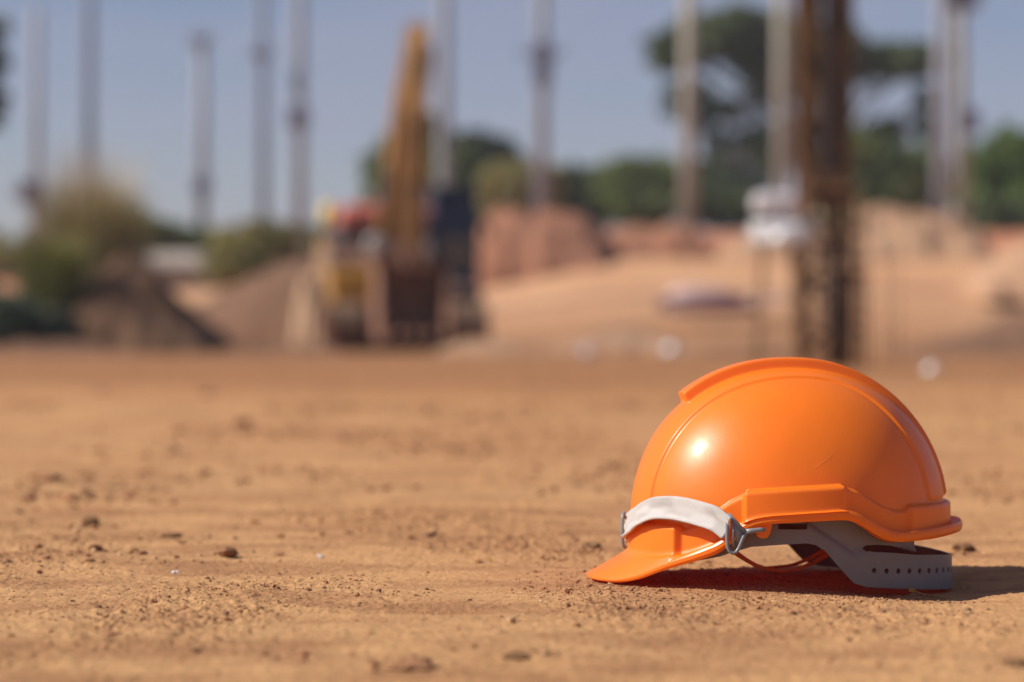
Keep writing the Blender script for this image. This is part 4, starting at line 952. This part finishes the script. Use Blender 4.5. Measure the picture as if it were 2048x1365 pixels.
# cage
CG = empty("steel_cage", (at(1666, 700, D).x, D, g0)); tag(CG, "upright round cage of rusty reinforcing bars standing in front of the piling mast", "steel cage")
R0 = .232; Hc = 1.12
for q in range(14):
    a = 2 * math.pi * q / 14 + .1; rr = random.Random(q); b = MB()
    b.tube([(R0 * math.cos(a) * 1.02, R0 * math.sin(a) * 1.02, -.02), (R0 * math.cos(a) + rr.uniform(-.01, .01), R0 * math.sin(a), Hc * .5), (R0 * .93 * math.cos(a), R0 * .93 * math.sin(a), Hc + rr.uniform(-.05, .1))], .0125, 7); b.build("bar", M_rb if q % 3 else M_rb4, CG, True)
b = MB(); path = [(R0 * 1.04 * math.cos(t), R0 * 1.04 * math.sin(t), .06 + t / (2 * math.pi) * .10) for t in np.arange(0, 2 * math.pi * 10, .3)]
b.tube(path, .005, 5); b.build("spiral_tie", M_rb2, CG, True)
for zz in (.25, .62, 1.0):
    b = MB(); b.tube([(R0 * .9 * math.cos(t), R0 * .9 * math.sin(t), zz) for t in np.linspace(0, 2 * math.pi, 25)], .013, 6); b.build("stiffener_ring", M_rb2, CG, True)
b = MB(); b.tube([(0, 0, -.02), (0, 0, .70)], .05, 14)
b.build("pile_tube", M_rb2, CG, True)
# motor on its stand
M_sil = mat("silver_casing", (0.80, 0.80, 0.80), rough=.24, metal=.15, var=.12, vscale=12)
M_whi = mat("whitish_cover", (0.60, 0.58, 0.60), rough=.5, var=.15, vscale=12)
Dm = 16.6; km = Dm / F; gm = float(ground_z(np.array([at(1555, 700, Dm).x]), np.array([Dm]))[0])
MO = empty("winch_motor", (at(1556, 700, Dm).x, Dm, gm)); tag(MO, "shiny white and silver winch motor held up on thin legs left of the steel cage", "winch motor")
zz0 = CAM_H + (682.5 - 470) * km
b = MB(); b.box((0, 0, zz0 - .01), (.34, .30, .16), bev=.035); b.tube([(-.19, 0, zz0), (.19, 0, zz0)], .085, 20); b.build("motor_housing", M_sil, MO)
b = MB()
bmx = bmesh.new(); bmesh.ops.create_uvsphere(bmx, u_segments=20, v_segments=12, radius=.062); bmx.verts.index_update()
b.add([v.co + Vector((.0, -.17, zz0 - .04)) for v in bmx.verts], [[v.index for v in f.verts] for f in bmx.faces]); bmx.free(); b.build("pulley_cap", M_sil, MO, True)
b = MB(); b.box((-.02, .02, zz0 + .215), (.30, .26, .13), bev=.04); b.box((.03, 0, zz0 + .12), (.2, .18, .06), bev=.01); b.build("fuel_tank", M_whi, MO)
b = MB(); b.tube([(-.12, .05, zz0 + .28), (-.12, .05, zz0 + .34)], .028, 10); b.build("filler_cap", M_blk, MO)
for (sx, sy) in ((-1, -1), (1, -1), (-1, 1), (1, 1)):
    b = MB(); b.tube([(sx * .10, sy * .10, zz0 - .08), (sx * .15, sy * .15, -.02)], .010, 7); b.build("leg", M_rb3, MO)
b = MB()
for zz in (.3,):
    b.tube([(-.13, -.13, zz), (.13, -.13, zz), (.13, .13, zz), (-.13, .13, zz), (-.13, -.13, zz)], .008, 6)
b.build("leg_brace", M_rb3, MO); b = MB()
b.tube([(.12, 0, zz0), (.28, .35, zz0 + .02)], .018, 8); b.build("brace", M_rb3, MO)
for i, (px, lb) in enumerate(((1772, "thin rusty rod standing right of the steel cage, the nearer of the two rods there"), (1795, "thin rusty rod farther right of the steel cage, next to another rod"))):
    x_ = at(px, 700, 18.2).x; r_ = empty("rod", (x_, 18.2, float(ground_z(np.array([x_]), np.array([18.2]))[0]))); tag(r_, lb, "rod")
    b = MB(); b.tube([(0, 0, -.02), (.004, 0, .4), (0, 0, .86 - .1 * i)], .0075, 8); b.build("shaft", M_rb3, r_, True)
    b = MB(); b.tube([(0, 0, .2), (0, 0, .22)], .012, 8); b.build("collar", M_rb2, r_, True)

# ------------------------------------------------------------------ heap of sheeting on the slope, scattered litter
M_mar = mat("maroon_sheet", (0.16, 0.06, 0.065), rough=.6, var=.5, vscale=2.0)
M_pale_sheet = mat("pale_pink_sheet", (0.56, 0.40, 0.38), rough=.6, var=.25, vscale=2.0)
SH = empty("folded_sheeting", at(1420, 628, 55)); tag(SH, "long low pile of maroon and pale pink sheeting lying on the sandy slope", "sheeting")
ks = 55 / F
def sheet_pile(nm, cx_, cz, hx, hz, m, seed):
    v = IV3.copy(); v = v * (1 + .25 * vnoise(v[:, 0] * 2 + seed, v[:, 2] * 2 + v[:, 1])[:, None]); v = v * np.array([hx, hx * .4, hz]) * ks; v[:, 2] = np.maximum(v[:, 2], -hz * ks * .5); v += np.array([cx_, 0, cz]) * ks
    return np_mesh(nm, v, IF3, m, SH)
sheet_pile("dark_sheet", 0, 12, 92, 22, M_mar, 3); sheet_pile("dark_sheet", 50, 14, 50, 22, M_mar, 9); sheet_pile("dark_sheet", -80, 18, 24, 20, M_mar, 5)
sheet_pile("pale_sheet", -22, 36, 66, 20, M_pale_sheet, 6); sheet_pile("pale_sheet", 100, 24, 60, 8, M_pale_sheet, 7)
M_cup = mat("white_plastic", (0.78, 0.78, 0.82), rough=.35)
def litter(name, cat, label, px, py, D, r, h, m, tilt):
    p = at(px, py, D); z = float(ground_z(np.array([p.x]), np.array([D]))[0])
    root = empty(name, (p.x, D, z)); tag(root, label, cat)
    Rm = Matrix.Rotation(tilt, 3, 'Y') @ Matrix.Rotation(.4, 3, 'X')
    b = MB(); pts_ = [Rm @ Vector((0, 0, (t - .5) * h)) + Vector((0, 0, r * .95)) for t in (0, .02, .5, .98, 1)]
    b.tube(pts_, [r * .5, r * .72, r * .84, r * .97, r], 18); b.build("cup_body", m, root, True)
    b = MB(); e = pts_[-1]; t = (pts_[-1] - pts_[0]).normalized(); b.tube([e - t * .002, e + t * .003], [r * 1.08, r * 1.08], 18); b.build("rim", m, root, True)
litter("paper_cup", "cup", "small white cup on the ground between the bluish cup and the steel cage", 1340, 706, 30, .075, .12, M_cup, 1.2)
litter("paper_cup", "cup", "small white cup on the ground just behind the rear of the helmet, on the right", 1860, 760, 12.3, .028, .045, M_cup, 1.0)
litter("paper_cup", "cup", "dull bluish cup lying left of the other cups, in front of the sandy slope", 1172, 712, 30, .06, .1, mat("bluish_plastic", (.36, .38, .48), rough=.4), 1.4)

# ------------------------------------------------------------------ dusty air over the site
hz = MB(); hz.box((0, 118, 11.0), (330, 310, 28.0))
air = bpy.data.materials.new("dusty_air"); air.use_nodes = True; ta = air.node_tree; ta.nodes.clear()
va = ta.nodes.new("ShaderNodeVolumePrincipled"); va.inputs['Density'].default_value = 0.0006; va.inputs['Color'].default_value = (0.90, 0.94, 1.0, 1); va.inputs['Anisotropy'].default_value = 0.2
oa = ta.nodes.new("ShaderNodeOutputMaterial"); ta.links.new(va.outputs['Volume'], oa.inputs['Volume'])
haze = hz.build("haze", air); tag(haze, "thin dusty air over the whole site", kind='stuff')
